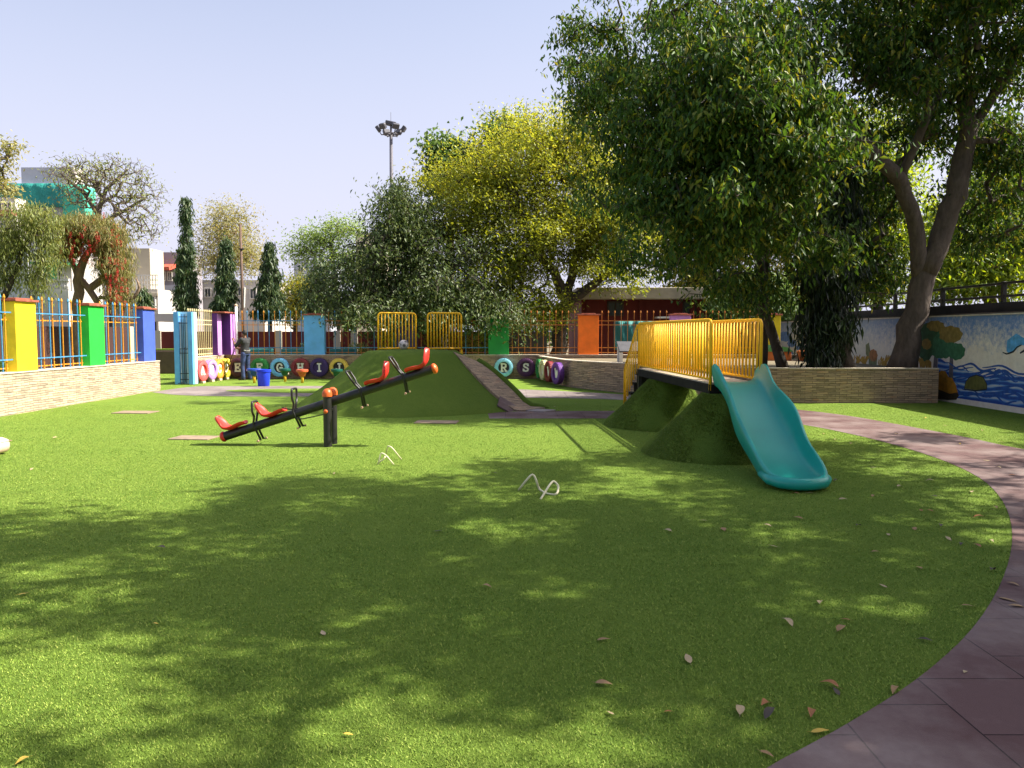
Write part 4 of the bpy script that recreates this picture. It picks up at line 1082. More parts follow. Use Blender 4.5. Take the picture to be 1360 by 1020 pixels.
mb.tube([(0, 0, .88), (0, .0, .95), (0, .01, 1.08), (0, .0, 1.25), (0, -.005, 1.385)], [.158, .150, .142, .150, .078], 18); mb.ell((0, -.01, 1.26), (.185, .125, .15)); mb.ell((0, -.005, 1.325), (.205, .088, .072))
for s_, e_ in ((shL, elL), (shR, elR)): limb(mb, [s_, s_.lerp(e_, .5), s_.lerp(e_, .95)], [.074, .066, .062])
remeshed('shirt', mb, .011, shirt_m, per, 3)
mb = MB(); mb.ell((0, 0, .90), (.158, .115, .10)); mb.tube([(0, 0, .83), (0, 0, .97)], [.145, .140], 16)
for h_, k_, a_ in ((hipL, knL, anL), (hipR, knR, anR)): limb(mb, [h_, h_.lerp(k_, .5), k_, k_.lerp(a_, .5), a_ + V3(0, 0, -.015)], [.102, .088, .070, .068, .066])
remeshed('jeans', mb, .011, jeans_m, per, 3)
mb = MB(); mb.ell(hc + V3(0, -.014, .026), (.082, .096, .098), n=20, m=12); remeshed('hair', mb, .01, paint('hair_black', (.012, .010, .009), .7, .3, 20), body, 2)
mb = MB()
for a_ in (anL, anR): mb.tube([a_ + V3(0, -.055, -.052), a_ + V3(0, .05, -.05), a_ + V3(0, .165, -.066)], [.042, .044, .030], 10); mb.box(a_ + V3(0, .055, -.08), (.085, .24, .025), bev=.01)
remeshed('shoes', mb, .01, paint('shoe_dark', (.03, .025, .022), .7), per, 2)
MB().tube([(-.145, -.06, .99), (-.02, -.155, .965), (.13, -.09, .99)], .012, 8).build('waist_cloth', paint('cloth_grey', (.38, .37, .36), .9), per)
# the broom in his hand (its own thing)
def loc2w(v): return per.matrix_basis @ v if False else Matrix.Rotation(R(72), 3, 'Z') @ v + Vector((PX, PY, .005))
hw = loc2w(wrR + V3(-.045, .13, .02)); foot = hw + Vector((-.42, .10, -hw.z + .02))
br = thing('broom', 'thin dark broom leaning down from the hands of the worker', 'broom', (foot.x, foot.y, 0))
topb = hw + (hw - foot).normalized() * .30
MB().tube([foot - Vector((foot.x, foot.y, 0)) + Vector((0, 0, .10)), topb - Vector((foot.x, foot.y, 0))], .014, 8).build('handle', paint('broom_wood', (.10, .05, .03), .7), br)
MB().tube([(-.03, 0, .0), (-.02, 0, .06), (0.03, 0, .22)], [.07, .05, .018], 10).build('bristles', paint('broom_straw', (.30, .20, .08), .9, .3, 30), br)
# white pipe post beside the corner pillar
wp = thing('pipe_post', 'white pipe post with a rounded cap rising behind the worker', 'post', (-9.47, 26.72, z0 + .003))
MB().tube([(0, 0, 0), (0, 0, 1.66)], .042, 14).build('pipe', M['white'], wp, smooth=True)
MB().lathe([(.046, 1.66), (.055, 1.67), (.055, 1.70), (.035, 1.73), (0, 1.74)], 14).build('cap', paint('cap_tan', (.5, .38, .25), .6), wp, smooth=True)

# ------------------------------------------------------------------ trees
BARK = {'grey': bark_mat('bark_grey', (.065, .048, .038), (.17, .13, .105), 5), 'dark': bark_mat('bark_dark', (.035, .028, .022), (.10, .08, .06), 6), 'warm': bark_mat('bark_warm', (.13, .08, .05), (.30, .21, .14), 6)}
def frusta(a, b, ra, rb, n):
    """vectorised tapered segments"""
    a = np.asarray(a, float); b = np.asarray(b, float); d = b - a; L = np.linalg.norm(d, axis=1, keepdims=True); d = d / np.maximum(L, 1e-6)
    h = np.where(np.abs(d[:, 2:3]) < .9, np.array([[0, 0, 1.]]), np.array([[1., 0, 0]]))
    u = np.cross(d, h); u /= np.linalg.norm(u, axis=1, keepdims=True); w = np.cross(d, u)
    an = np.arange(n) * 2 * np.pi / n; m = len(a)
    ring = u[:, None] * np.cos(an)[None, :, None] + w[:, None] * np.sin(an)[None, :, None]
    A_ = a[:, None] + ring * np.asarray(ra)[:, None, None]; B_ = b[:, None] + ring * np.asarray(rb)[:, None, None]
    V = np.concatenate([A_, B_], 1).reshape(-1, 3)
    k = np.arange(n); f = np.stack([k, (k + 1) % n, n + (k + 1) % n, n + k], 1)
    Fc = (np.arange(m) * 2 * n)[:, None, None] + f[None]
    return V, Fc.reshape(-1, 4)
def leaves_mesh(name, base, d, up, L, Wd, fold, curl):
    """one folded, pointed leaf per row: base, two sides, tip"""
    d = d / np.linalg.norm(d, axis=1, keepdims=True)
    s = np.cross(d, up); s /= np.maximum(np.linalg.norm(s, axis=1, keepdims=True), 1e-6); nn = np.cross(s, d)
    n = len(base); V = np.zeros((n, 4, 3), np.float32)
    V[:, 0] = base
    midp = base + d * (L * .45)[:, None]
    V[:, 1] = midp + s * (Wd / 2)[:, None] + nn * (Wd * fold)[:, None]
    V[:, 3] = midp - s * (Wd / 2)[:, None] + nn * (Wd * fold)[:, None]
    V[:, 2] = base + d * L[:, None] - nn * (L * curl)[:, None]
    i = np.arange(n)[:, None] * 4
    Fc = np.concatenate([i + np.array([[0, 1, 2]]), i + np.array([[0, 2, 3]])], 1).reshape(-1, 3)
    return np_mesh(name, V.reshape(-1, 3), Fc)
def tree(name, label, cat, limbs, blobs, ntips, nleaf, leaf, bark, lmat, seed, group=None, spread=.35, droop=.6, tip_r=.007, sag=0.0, shell=.55, trunk_n=14, lw=.36, jitter=.16, base_r=None, crown_name='crown', leafvar=.35, clusters=None):
    """limbs: list of (points, radii) in world coords, the first is the trunk; blobs: (centre, radii, weight)"""
    rng = np.random.default_rng(seed)
    base = Vector(limbs[0][0][0])
    t = thing(name, label, cat, base, 0, group)
    B = np.array(base)
    nodes = []; par = []; lim_edges = []; mb = MB()
    for pts, rs in limbs:
        P = [Vector(p) - base for p in pts]
        Q = []; Rr = []
        for i in range(len(P) - 1):
            m = max(2, int((P[i + 1] - P[i]).length / .3))
            for k in range(m):
                f = k / m; Q.append(P[i].lerp(P[i + 1], f) + Vector(rng.normal(0, 1, 3)) * rs[i] * .12); Rr.append(rs[i] * (1 - f) + rs[i + 1] * f)
        Q.append(P[-1]); Rr.append(rs[-1])
        if len(nodes) == 0: Rr[0] *= 1.18; Rr[1] *= 1.06
        mb.tube(Q, Rr, trunk_n)
        st = max(1, int(len(Q) * (.45 if len(nodes) == 0 else .25)))
        for q in Q[st:]: nodes.append(np.array(q))
    n0 = len(nodes); par = [-1] * n0
    wts = np.array([b[2] for b in blobs], float); wts /= wts.sum()
    idx = rng.choice(len(blobs), ntips, p=wts)
    tips = []
    for i in idx:
        c, r, _ = blobs[i]; v = rng.normal(0, 1, 3); v /= np.linalg.norm(v); rad = rng.random() ** shell
        tips.append(np.array(c) - B + v * rad * np.array(r))
    tips = np.array(tips)
    if clusters:                               # gather the tips into separate boughs, leaving gaps between them
        nc, cr = clusters
        cc = tips[rng.choice(len(tips), min(nc, len(tips)), replace=False)]
        tips = cc[rng.integers(0, len(cc), ntips)] + rng.normal(0, 1, (ntips, 3)) * cr * np.array([1, 1, .55]) * rng.lognormal(0, .3, (ntips, 1))
        tips[:, 2] -= .25 * np.linalg.norm(tips[:, :2] - tips[:, :2].mean(0), axis=1) * 0
    root = np.array(nodes[-1] if len(limbs) == 1 else np.mean(nodes, 0))
    order = np.argsort(np.linalg.norm(tips - root, axis=1))
    cap = n0 + ntips * 8; arr = np.zeros((cap, 3)); arr[:n0] = nodes; cnt = n0; seg_a = []; seg_b = []; par = list(par); tipn = []
    for j in order:
        p = tips[j]
        dv = p - arr[:cnt]; dist = np.linalg.norm(dv, axis=1)
        k = int(np.argmin(dist + .5 * np.maximum(0, -dv[:, 2] - .3)))
        a = arr[k]; D = dist[k]; m = int(min(5, max(1, D / .45)))
        last = k
        for s in range(1, m + 1):
            f = s / m; q = a + (p - a) * f
            if s < m: q = q + rng.normal(0, jitter, 3) * min(D, 1.2) * .5 + np.array([0, 0, (.22 - sag) * D * math.sin(math.pi * f) * .5])
            arr[cnt] = q; par.append(last); last = cnt; cnt += 1
        tipn.append(last)
    # pipe-model radii
    rad = np.zeros(cnt); rad[n0:] = 0
    load = np.zeros(cnt)
    for q in tipn: load[q] += tip_r ** 2.2
    for q in range(cnt - 1, n0 - 1, -1): load[par[q]] += load[q]
    r = np.maximum(load, tip_r ** 2.2) ** (1 / 2.2)
    ids = np.arange(n0, cnt); pa = np.array([par[q] for q in ids])
    rp = np.where(pa < n0, r[ids] * 1.2, np.minimum(r[pa], r[ids] * 1.6))
    V, Fc = frusta(arr[pa], arr[ids], rp, r[ids], 6)
    me0 = mb.mesh('trunk', smooth=True)
    V0 = np.zeros(len(me0.vertices) * 3); me0.vertices.foreach_get('co', V0); V0 = V0.reshape(-1, 3)
    big = [list(p.vertices) for p in me0.polygons]
    me = bpy.data.meshes.new('trunk')
    me.from_pydata(V0.tolist() + V.tolist(), [], big + (Fc + len(V0)).tolist()); me.update()
    me.polygons.foreach_set('use_smooth', [True] * len(me.polygons))
    bpy.data.meshes.remove(me0)
    link('trunk', me, BARK[bark], t)
    if nleaf > 0:
        tn = np.array(tipn); end = arr[tn]; st = arr[np.array([par[q] for q in tn])]
        T = len(tn); cl = rng.lognormal(0, .45, T); cl /= cl.mean()
        cnts = np.maximum(1, (nleaf * cl).astype(int)); who = np.repeat(np.arange(T), cnts); n = len(who)
        f = rng.random(n) ** .6
        bp = st[who] + (end[who] - st[who]) * f[:, None] + rng.normal(0, spread, (n, 3)) * np.array([1, 1, .75])
        d = rng.normal(0, 1, (n, 3)); d[:, 2] = d[:, 2] * .6 - droop * 1.4
        up = rng.normal(0, .55, (n, 3)) + np.array([0, 0, 1.0])
        L = leaf * np.exp(rng.normal(0, leafvar * .6, n)); Wd = L * lw * (.8 + .4 * rng.random(n))
        lm = leaves_mesh(crown_name, bp, d, up, L, Wd, .18, .12)
        link(crown_name, lm, lmat, t)
    return t
LM = {}
LM['mango'] = leaf_mat('leaf_mango', [(.018, .044, .011), (.028, .070, .015), (.046, .105, .020), (.080, .150, .028), (.19, .19, .03)], .30, spec=.22, rough=.5)
LM['dark'] = leaf_mat('leaf_dark', [(.008, .018, .007), (.013, .028, .009), (.022, .045, .012)], .15, spec=.4, rough=.4)
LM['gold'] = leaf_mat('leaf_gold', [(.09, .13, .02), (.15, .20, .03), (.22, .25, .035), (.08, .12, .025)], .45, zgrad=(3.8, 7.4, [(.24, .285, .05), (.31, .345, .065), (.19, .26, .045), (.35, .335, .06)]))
LM['dusty'] = leaf_mat('leaf_dusty', [(.035, .060, .018), (.055, .090, .024), (.085, .125, .036), (.15, .18, .075)], .2)
LM['lime'] = leaf_mat('leaf_lime', [(.12, .20, .03), (.18, .27, .04), (.26, .32, .05)], .45)
LM['yellowgreen'] = leaf_mat('leaf_yellowgreen', [(.13, .17, .03), (.22, .24, .04), (.30, .28, .05)], .4)
LM['feather'] = leaf_mat('leaf_feather', [(.14, .22, .06), (.20, .30, .08), (.10, .16, .05)], .4)
LM['straw'] = leaf_mat('leaf_straw', [(.24, .24, .08), (.34, .32, .12), (.17, .20, .07)], .35)
LM['ashoka'] = leaf_mat('leaf_ashoka', [(.020, .045, .018), (.035, .075, .025), (.06, .10, .035), (.12, .15, .06)], .22)
LM['bottle'] = leaf_mat('leaf_bottle', [(.14, .17, .05), (.22, .22, .07), (.30, .24, .10)], .35)
LM['redfl'] = leaf_mat('flower_red', [(.42, .05, .03), (.55, .10, .05), (.30, .04, .03)], .3)
LM['olive'] = leaf_mat('leaf_olive', [(.12, .155, .045), (.18, .22, .06), (.25, .26, .085)], .35)
LM['far'] = leaf_mat('leaf_far', [(.05, .11, .03), (.08, .15, .04), (.13, .19, .05)], .3)
def ab(px, py, Y, rx, rz, ry=None, w=1.0):     # crown blob: photo position, distance, radii in photo pixels
    c = A(px, py, Y); k = Y / F
    return (tuple(c), (rx * k, (ry if ry else max(rx, rz) * k), rz * k), w)
def sh(gx, gy, z, r, w=1.0, rz=.9):            # blob of leaves whose shadow falls at (gx, gy)
    k = z / SV.z
    return ((gx + SV.x * k, gy + SV.y * k, z), (r, r, rz), w)
# -- big forked tree in the planter
fy = 18.6
fork = [([(9.36, fy, .6), A(1206, 455, fy), A(1216, 415, fy), A(1224, 380, fy), A(1238, 345, fy)], [.30, .285, .275, .27, .26]),
        ([A(1232, 362, fy), A(1268, 260, fy - .1), A(1285, 170, fy - .2), A(1278, 60, fy - .3), A(1275, -60, fy - .4)], [.24, .24, .20, .16, .10]),
        ([A(1222, 372, fy), A(1217, 300, fy - .1), A(1195, 240, fy - .4), A(1150, 195, fy - .8), A(1085, 130, fy - 1.4)], [.18, .18, .17, .15, .09]),
        ([A(1195, 240, fy - .4), A(1230, 160, fy - .9), A(1240, 60, fy - 1.4)], [.10, .09, .05]),
        ([A(1285, 180, fy - .2), A(1330, 110, fy - .4), A(1380, 20, fy - .6)], [.12, .10, .05])]
fork = [([tuple(p) for p in a], r) for a, r in fork]
tree('forked_tree', 'large tree with a forked grey trunk rising from the planter on the right', 'tree', fork,
     [ab(1130, 60, 17.2, 110, 75, 1.9, 1.5), ab(1230, 40, 17.2, 100, 80, 2.0, 1.6), ab(1330, 80, 17.5, 90, 90, 2.0, 1.5), ab(1120, 170, 20.2, 70, 60, 1.2, .8), ab(1350, 190, 18.4, 40, 60, 1.0, .5), ab(1310, 210, 20.4, 60, 60, 1.0, .5), ab(1200, -60, 16.6, 190, 70, 2.6, 1.8), ab(1360, -40, 16.5, 100, 90, 2.5, 1.2), ab(1225, 150, 19.2, 90, 60, 1.2, .7), ab(1350, 300, 19.5, 40, 50, 1.0, .25), ab(1145, 260, 20.3, 60, 60, 1.2, 1.1), ab(1160, 350, 20.4, 60, 45, 1.0, 1.0), ab(1310, 290, 20.6, 55, 45, 1.0, .6)],
     1500, 36, .15, 'grey', LM['mango'], 11, spread=.205, droop=.9, clusters=(185, .38), group='big trees in the planter')
# -- leaning dark stemmed tree whose crown spreads left over the lawn
ly = 19.3
lean = [([tuple(A(1041, 492, ly)), tuple(A(1028, 450, ly)), tuple(A(1013, 410, ly)), tuple(A(1008, 330, ly)), tuple(A(1000, 250, ly - .3)), tuple(A(985, 150, ly - .6)), tuple(A(960, 30, ly - 1))], [.13, .12, .12, .12, .11, .09, .05]),
        ([tuple(A(1014, 488, ly + .4)), tuple(A(1014, 410, ly + .4)), tuple(A(1018, 300, ly + .2)), tuple(A(1060, 170, ly - .4))], [.12, .11, .10, .06]),
        ([tuple(A(1000, 250, ly - .3)), tuple(A(930, 190, ly - .9)), tuple(A(850, 130, ly - 1.3))], [.09, .07, .04]),
        ([tuple(A(1008, 330, ly)), tuple(A(930, 290, ly - 1.0)), tuple(A(850, 280, ly - 1.8))], [.08, .06, .03])]
tree('leaning_tree', 'broad dark leaved tree leaning on two thin stems behind the slide', 'tree', lean,
     [ab(830, 70, 19.8, 80, 75, 1.6, 1.3), ab(900, 60, 17.6, 95, 90, 1.8, 1.5), ab(1000, 70, 15.6, 95, 95, 1.3, 1.6), ab(960, 190, 15.5, 90, 80, 1.2, 1.6), ab(1050, 220, 15.3, 80, 80, 1.1, 1.3), ab(860, 190, 16.6, 75, 75, 1.4, 1.4), ab(815, 260, 18.2, 45, 60, 1.2, .6), ab(880, 285, 15.4, 68, 52, 1.1, 1.1), ab(960, 300, 15.0, 80, 60, 1.0, 1.2), ab(1050, 320, 16.6, 60, 60, 1.0, .8), ab(845, 345, 18.2, 32, 38, .9, .3), ab(930, 360, 18.2, 60, 36, 1.2, .45), ab(1000, 385, 19.0, 45, 35, 1.0, .4), ab(790, 30, 20.2, 55, 55, 1.2, .7), ab(930, -50, 17.0, 150, 60, 2.0, 1.2), ab(800, 120, 20.0, 50, 60, 1.0, .6), ab(880, 130, 17.5, 60, 60, 1.2, .8), ab(1010, 250, 17.8, 80, 70, 1.2, .6), sh(-.5, 15.0, 5.6, 1.2, 1.2), sh(1.0, 14.7, 5.1, 1.1, 1.1), sh(-1.7, 16.4, 6.4, 1.2, 1.0), sh(.8, 16.6, 5.2, 1.2, .9), sh(-1.4, 14.4, 6.2, .9, .8), sh(-2.0, 15.4, 6.6, .9, .7)],
     2150, 38, .145, 'dark', LM['mango'], 12, spread=.205, droop=.95, clusters=(205, .36), group='big trees in the planter')
# -- drooping mast tree, dark
dy = 18.5
tree('mast_tree', 'dark drooping mast tree hanging leaves down to the planter wall', 'tree', [([tuple(A(1119, 492, dy)), tuple(A(1117, 430, dy)), tuple(A(1112, 350, dy)), tuple(A(1110, 250, dy)), tuple(A(1108, 170, dy))], [.21, .19, .16, .12, .06])],
     [ab(1106, 200, dy, 30, 60, .55, .7), ab(1105, 290, dy, 36, 60, .65, 1), ab(1102, 370, dy, 40, 55, .7, 1.1), ab(1098, 430, dy - .2, 36, 42, .6, .9), ab(1088, 470, dy - .3, 16, 24, .3, .25)], 330, 42, .24, 'dark', LM['dark'], 13, spread=.16, droop=1.9, lw=.17, sag=.8)
# -- canopy outside the picture that throws the dappled shade over the near lawn
tree('shade_tree', 'spreading tree beside the viewer throwing dappled shade over the near lawn', 'tree',
     [([(9.0, 3.2, -.03), (8.9, 3.3, 2.0), (8.5, 3.6, 4.2), (7.6, 4.2, 6.0), (6.0, 4.8, 7.2)], [.34, .28, .25, .18, .09]), ([(8.5, 3.6, 4.2), (9.4, 5.4, 6.0), (9.2, 7.4, 7.2)], [.18, .13, .07]), ([(8.5, 3.6, 4.2), (7.5, 1.8, 6.4), (5.4, .4, 7.4)], [.16, .12, .06])],
     [sh(.4, 4.2, 7.6, 1.7, 2.0), sh(2.2, 3.4, 7.4, 1.5, 1.9), sh(1.6, 6.2, 7.4, 1.6, 1.8), sh(3.4, 4.8, 7.5, 1.3, 1.2), sh(-.6, 6.6, 7.6, 1.4, 1.3), sh(.9, 8.6, 7.4, 1.2, .8), sh(-2.6, 6.4, 7.8, 1.2, .8), sh(-1.6, 7.9, 7.6, .8, .5), sh(-3.9, 5.3, 7.8, 1.1, .6), sh(-.9, 2.3, 7.8, .8, .4), sh(-1.9, 4.1, 7.7, .6, .2), sh(-3.3, 3.3, 7.7, .6, .2), sh(3.4, 7.2, 7.0, 1.4, .7), sh(-5.0, 6.4, 8.0, .9, .4), sh(4.6, 3.6, 6.9, 1.3, 1.0), sh(1.5, 1.6, 7.6, 1.7, 1.6), sh(3.0, 9.0, 7.0, .75, .9), sh(2.6, 10.0, 7.0, .6, .6), sh(4.8, 8.3, 7.2, .9, .3), sh(.2, 5.4, 7.9, 1.8, 1.2), sh(3.2, 1.6, 7.2, 1.6, 1.1), sh(2.4, 4.8, 8.4, 2.0, 1.3), sh(2.6, 8.0, 7.6, .8, .5), sh(6.3, 11.3, 7.2, .5, .10), sh(6.2, 9.4, 7.2, .6, .22), sh(4.6, 9.6, 7.2, .7, .3), sh(4.1, 10.9, 7.2, .6, .2), sh(5.4, 6.6, 7.0, 1.0, .5), sh(-2.4, 4.6, 7.8, .8, .28), sh(-3.6, 3.9, 7.8, .6, .18), sh(-1.5, 3.2, 7.8, .5, .15), sh(-4.4, 4.6, 7.9, .6, .16)],
     2050, 34, .16, 'grey', LM['mango'], 14, spread=.17, droop=.7, clusters=(205, .30))
# -- golden tree in the middle
gy_ = 29.5
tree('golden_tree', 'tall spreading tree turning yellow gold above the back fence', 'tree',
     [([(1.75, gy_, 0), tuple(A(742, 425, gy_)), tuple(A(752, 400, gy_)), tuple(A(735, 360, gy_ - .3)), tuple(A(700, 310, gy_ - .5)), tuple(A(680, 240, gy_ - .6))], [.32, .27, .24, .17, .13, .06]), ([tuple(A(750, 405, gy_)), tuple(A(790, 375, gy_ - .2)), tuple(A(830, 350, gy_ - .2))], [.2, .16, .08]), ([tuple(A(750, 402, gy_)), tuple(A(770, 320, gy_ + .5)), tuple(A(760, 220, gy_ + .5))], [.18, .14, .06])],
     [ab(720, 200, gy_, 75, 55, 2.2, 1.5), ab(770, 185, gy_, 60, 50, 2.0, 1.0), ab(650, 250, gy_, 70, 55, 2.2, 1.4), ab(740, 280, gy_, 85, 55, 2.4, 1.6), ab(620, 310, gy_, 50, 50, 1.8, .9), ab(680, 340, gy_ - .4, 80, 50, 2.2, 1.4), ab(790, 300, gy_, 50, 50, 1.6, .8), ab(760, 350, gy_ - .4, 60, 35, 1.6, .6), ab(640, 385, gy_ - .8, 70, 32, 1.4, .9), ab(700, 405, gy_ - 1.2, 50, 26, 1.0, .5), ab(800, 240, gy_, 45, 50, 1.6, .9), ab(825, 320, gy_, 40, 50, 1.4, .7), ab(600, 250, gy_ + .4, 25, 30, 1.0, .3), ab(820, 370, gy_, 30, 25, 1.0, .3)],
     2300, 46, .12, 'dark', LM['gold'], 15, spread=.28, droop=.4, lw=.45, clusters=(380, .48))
# -- dusty grey green tree left of it
yy = 28.2
tree('dusty_tree', 'dusty grey green tree with pale leaf undersides behind the turf mound', 'tree',
     [([(-3.9, yy, 0), tuple(A(540, 400, yy)), tuple(A(535, 330, yy)), tuple(A(525, 270, yy))], [.2, .17, .11, .05])],
     [ab(540, 300, yy, 55, 40, 1.5, 1.0), ab(560, 350, yy, 80, 45, 1.9, 1.5), ab(500, 370, yy, 55, 40, 1.5, 1.0), ab(460, 395, yy - .5, 40, 28, 1.1, .6), ab(590, 400, yy - .6, 80, 32, 1.4, 1.2), ab(520, 412, yy - .9, 60, 22, .9, .7), ab(540, 260, yy, 35, 22, .9, .25), ab(475, 416, 26.4, 36, 10, .3, .18), ab(560, 418, 26.6, 50, 8, .3, .2), ab(660, 418, 26.4, 40, 12, .3, .25), ab(610, 408, 27.2, 60, 18, .6, .5), ab(640, 415, yy - .9, 40, 22, .8, .4)],
     1350, 34, .145, 'dark', LM['dusty'], 16, spread=.26, droop=.7, lw=.36, clusters=(250, .42))
tree('far_green_tree', 'fresh green tree top showing behind the golden tree', 'tree', [([(-3.2, 38, 0), tuple(A(598, 330, 38)), tuple(A(600, 240, 38))], [.25, .2, .08])],
     [ab(592, 205, 38, 26, 22, 1.0, 1), ab(590, 240, 38, 24, 22, 1.0, .8), ab(625, 205, 38, 22, 14, .9, .5), ab(670, 180, 38, 40, 26, 1.2, .9), ab(640, 240, 38, 40, 40, 1.3, .9)], 330, 34, .22, 'grey', LM['far'], 17, spread=.36, droop=.4, lw=.6)
tree('feathery_tree', 'pale feathery light green tree left of the lamp mast', 'tree', [([(-8.9, 41, 0), tuple(A(445, 380, 41)), tuple(A(440, 330, 41))], [.2, .14, .06])],
     [ab(420, 318, 41, 34, 12, 1.4, 1), ab(455, 305, 41, 28, 12, 1.4, .9), ab(440, 345, 41, 42, 20, 1.6, 1.1), ab(400, 335, 41, 22, 12, 1.0, .5), ab(470, 345, 41, 20, 25, 1.0, .6), ab(430, 385, 41, 40, 22, 1.4, .8)], 420, 22, .15, 'grey', LM['feather'], 18, spread=.4, droop=.2, lw=.4)
# conical mast trees
def cone_tree(label, px, top, bot, hw_, Y, seed, n):
    c = A(px, bot, Y); tp = A(px, top, Y); k = Y / F
    bl = []
    m = 12
    for i in range(m):
        f = (i + .4) / m; py = top + (bot - top) * f
        w_ = hw_ * (.03 + .97 * f ** .85)
        bl.append(((A(px, py, Y).x, Y, A(px, py, Y).z), (w_ * k, w_ * k, (bot - top) / m * .75 * k), .12 + f ** .9))
    return tree('mast_tree', label, 'tree', [([(c.x, Y, 0), tuple(A(px, (top + bot) / 2, Y)), tuple(tp)], [.11, .08, .015])], bl, n, 36, .21, 'dark', LM['ashoka'], seed, 'conical mast trees behind the back fence', spread=.09, droop=1.6, lw=.22, sag=.7)
cone_tree('tallest narrow conical mast tree, right of the bare tree', 247, 262, 418, 17, 33, 21, 260)
cone_tree('middle conical mast tree with a pale pole just to its right', 300, 312, 418, 19, 33, 22, 230)
cone_tree('wide dark conical mast tree between the pole and the feathery tree', 358, 322, 420, 24, 33, 23, 280)
cone_tree('tiny conical mast tree above the royal blue pillar', 191, 382, 412, 8, 31, 24, 70)
tree('straw_tree', 'sparse straw yellow tree behind the conical mast trees', 'tree', [([(-17.2, 46, 0), tuple(A(300, 380, 46)), tuple(A(302, 320, 46))], [.2, .14, .05])],
     [ab(300, 310, 46, 42, 26, 1.8, 1), ab(285, 345, 46, 38, 25, 1.6, .8), ab(330, 345, 46, 28, 26, 1.4, .7), ab(305, 282, 46, 30, 12, 1.2, .25)], 560, 24, .15, 'warm', LM['straw'], 25, spread=.5, droop=.3, lw=.35)
tree('yellow_bush_tree', 'low yellow green tree between the wide mast tree and the dusty tree', 'tree', [([(-10.2, 36, 0), tuple(A(395, 410, 36)), tuple(A(398, 385, 36))], [.14, .1, .05])],
     [ab(395, 385, 36, 22, 26, .9, 1), ab(388, 412, 36, 24, 16, .9, .7)], 170, 26, .15, 'dark', LM['yellowgreen'], 26, spread=.3)
tree('dark_bush_tree', 'small dark green tree left of the dusty tree above the sky blue pillar', 'tree', [([(-8.5, 34.5, 0), tuple(A(425, 410, 34.5)), tuple(A(424, 370, 34.5))], [.12, .1, .04])],
     [ab(424, 370, 34.5, 13, 30, .6, .7), ab(420, 405, 34.5, 20, 18, .8, 1), ab(455, 412, 34.5, 26, 16, .8, .7)], 230, 30, .16, 'dark', LM['ashoka'], 27, spread=.22, droop=.8)
# left side
tree('bare_tree', 'wide nearly bare tree with a fine dark twig crown at the left', 'tree', [([(-20.2, 38, 0), tuple(A(133, 380, 38)), tuple(A(128, 300, 38)), tuple(A(132, 272, 38))], [.26, .22, .18, .12]), ([tuple(A(130, 285, 38)), tuple(A(110, 255, 38)), tuple(A(82, 232, 38))], [.11, .08, .04]), ([tuple(A(131, 278, 38)), tuple(A(142, 250, 38)), tuple(A(170, 225, 38))], [.12, .09, .04]), ([tuple(A(128, 300, 38)), tuple(A(165, 280, 38)), tuple(A(195, 262, 38))], [.11, .08, .04])],
     [ab(140, 225, 38, 66, 20, 2.6, 1.4), ab(100, 232, 38, 42, 18, 2.0, .8), ab(180, 260, 38, 42, 34, 2.2, 1.1), ab(190, 300, 38, 32, 28, 1.6, .6), ab(110, 262, 38, 42, 22, 1.8, .5)], 1700, 2, .13, 'grey', LM['olive'], 28, spread=.28, tip_r=.006, jitter=.16, lw=.4)
yb_ = 25.0
tree('bottlebrush_tree', 'weeping bottlebrush tree with red flower spikes behind the green pillar', 'tree', [([(-13.9, yb_, 0), tuple(A(102, 420, yb_)), tuple(A(103, 372, yb_)), tuple(A(112, 345, yb_)), tuple(A(125, 320, yb_)), tuple(A(128, 300, yb_))], [.17, .16, .15, .12, .08, .04]), ([tuple(A(130, 402, yb_)), tuple(A(118, 385, yb_)), tuple(A(102, 365, yb_)), tuple(A(92, 335, yb_))], [.10, .10, .09, .05]), ([tuple(A(132, 395, yb_)), tuple(A(160, 398, yb_)), tuple(A(178, 396, yb_)), tuple(A(186, 382, yb_)), tuple(A(181, 370, yb_))], [.06, .06, .05, .045, .02])],
     [ab(105, 300, yb_, 28, 16, .8, .8), ab(140, 310, yb_, 26, 18, .8, .8), ab(90, 325, yb_, 16, 22, .6, .5), ab(152, 345, yb_, 18, 40, .6, 1.0), ab(158, 385, yb_, 13, 28, .4, .5), ab(125, 300, yb_, 36, 18, .9, .6)], 640, 34, .16, 'warm', LM['bottle'], 29, spread=.15, droop=1.9, lw=.14, sag=.5)
bt = bpy.data.objects['bottlebrush_tree']
def red_spikes():
    rng = np.random.default_rng(9); bl = [(105, 310, 28, 14), (150, 345, 20, 40), (92, 332, 14, 22), (157, 388, 12, 26), (130, 312, 24, 16), (120, 335, 30, 20)]
    P = []
    for (x, y, rx, rz) in bl:
        for _ in range(46):
            c = A(x + rng.normal(0, rx * .5), y + rng.normal(0, rz * .5), yb_ - .3 + rng.normal(0, .4)); P.append(np.array(c) - np.array(bt.location))
    P = np.array(P); k = 34; who = np.repeat(np.arange(len(P)), k); n = len(who)
    zz = (rng.random(n) - .5) * .2
    a = rng.random(n) * 2 * np.pi
    d = np.stack([np.cos(a), np.sin(a), rng.normal(-.1, .3, n)], 1)
    b = P[who] + np.stack([rng.normal(0, .004, n), rng.normal(0, .004, n), zz], 1)
    link('flowers', leaves_mesh('flowers', b, d, np.tile([[0, 0, 1.]], (n, 1)) + rng.normal(0, .4, (n, 3)), np.full(n, .055), np.full(n, .014), .1, .1), LM['redfl'], bt)
red_spikes()
yl_ = 23.5
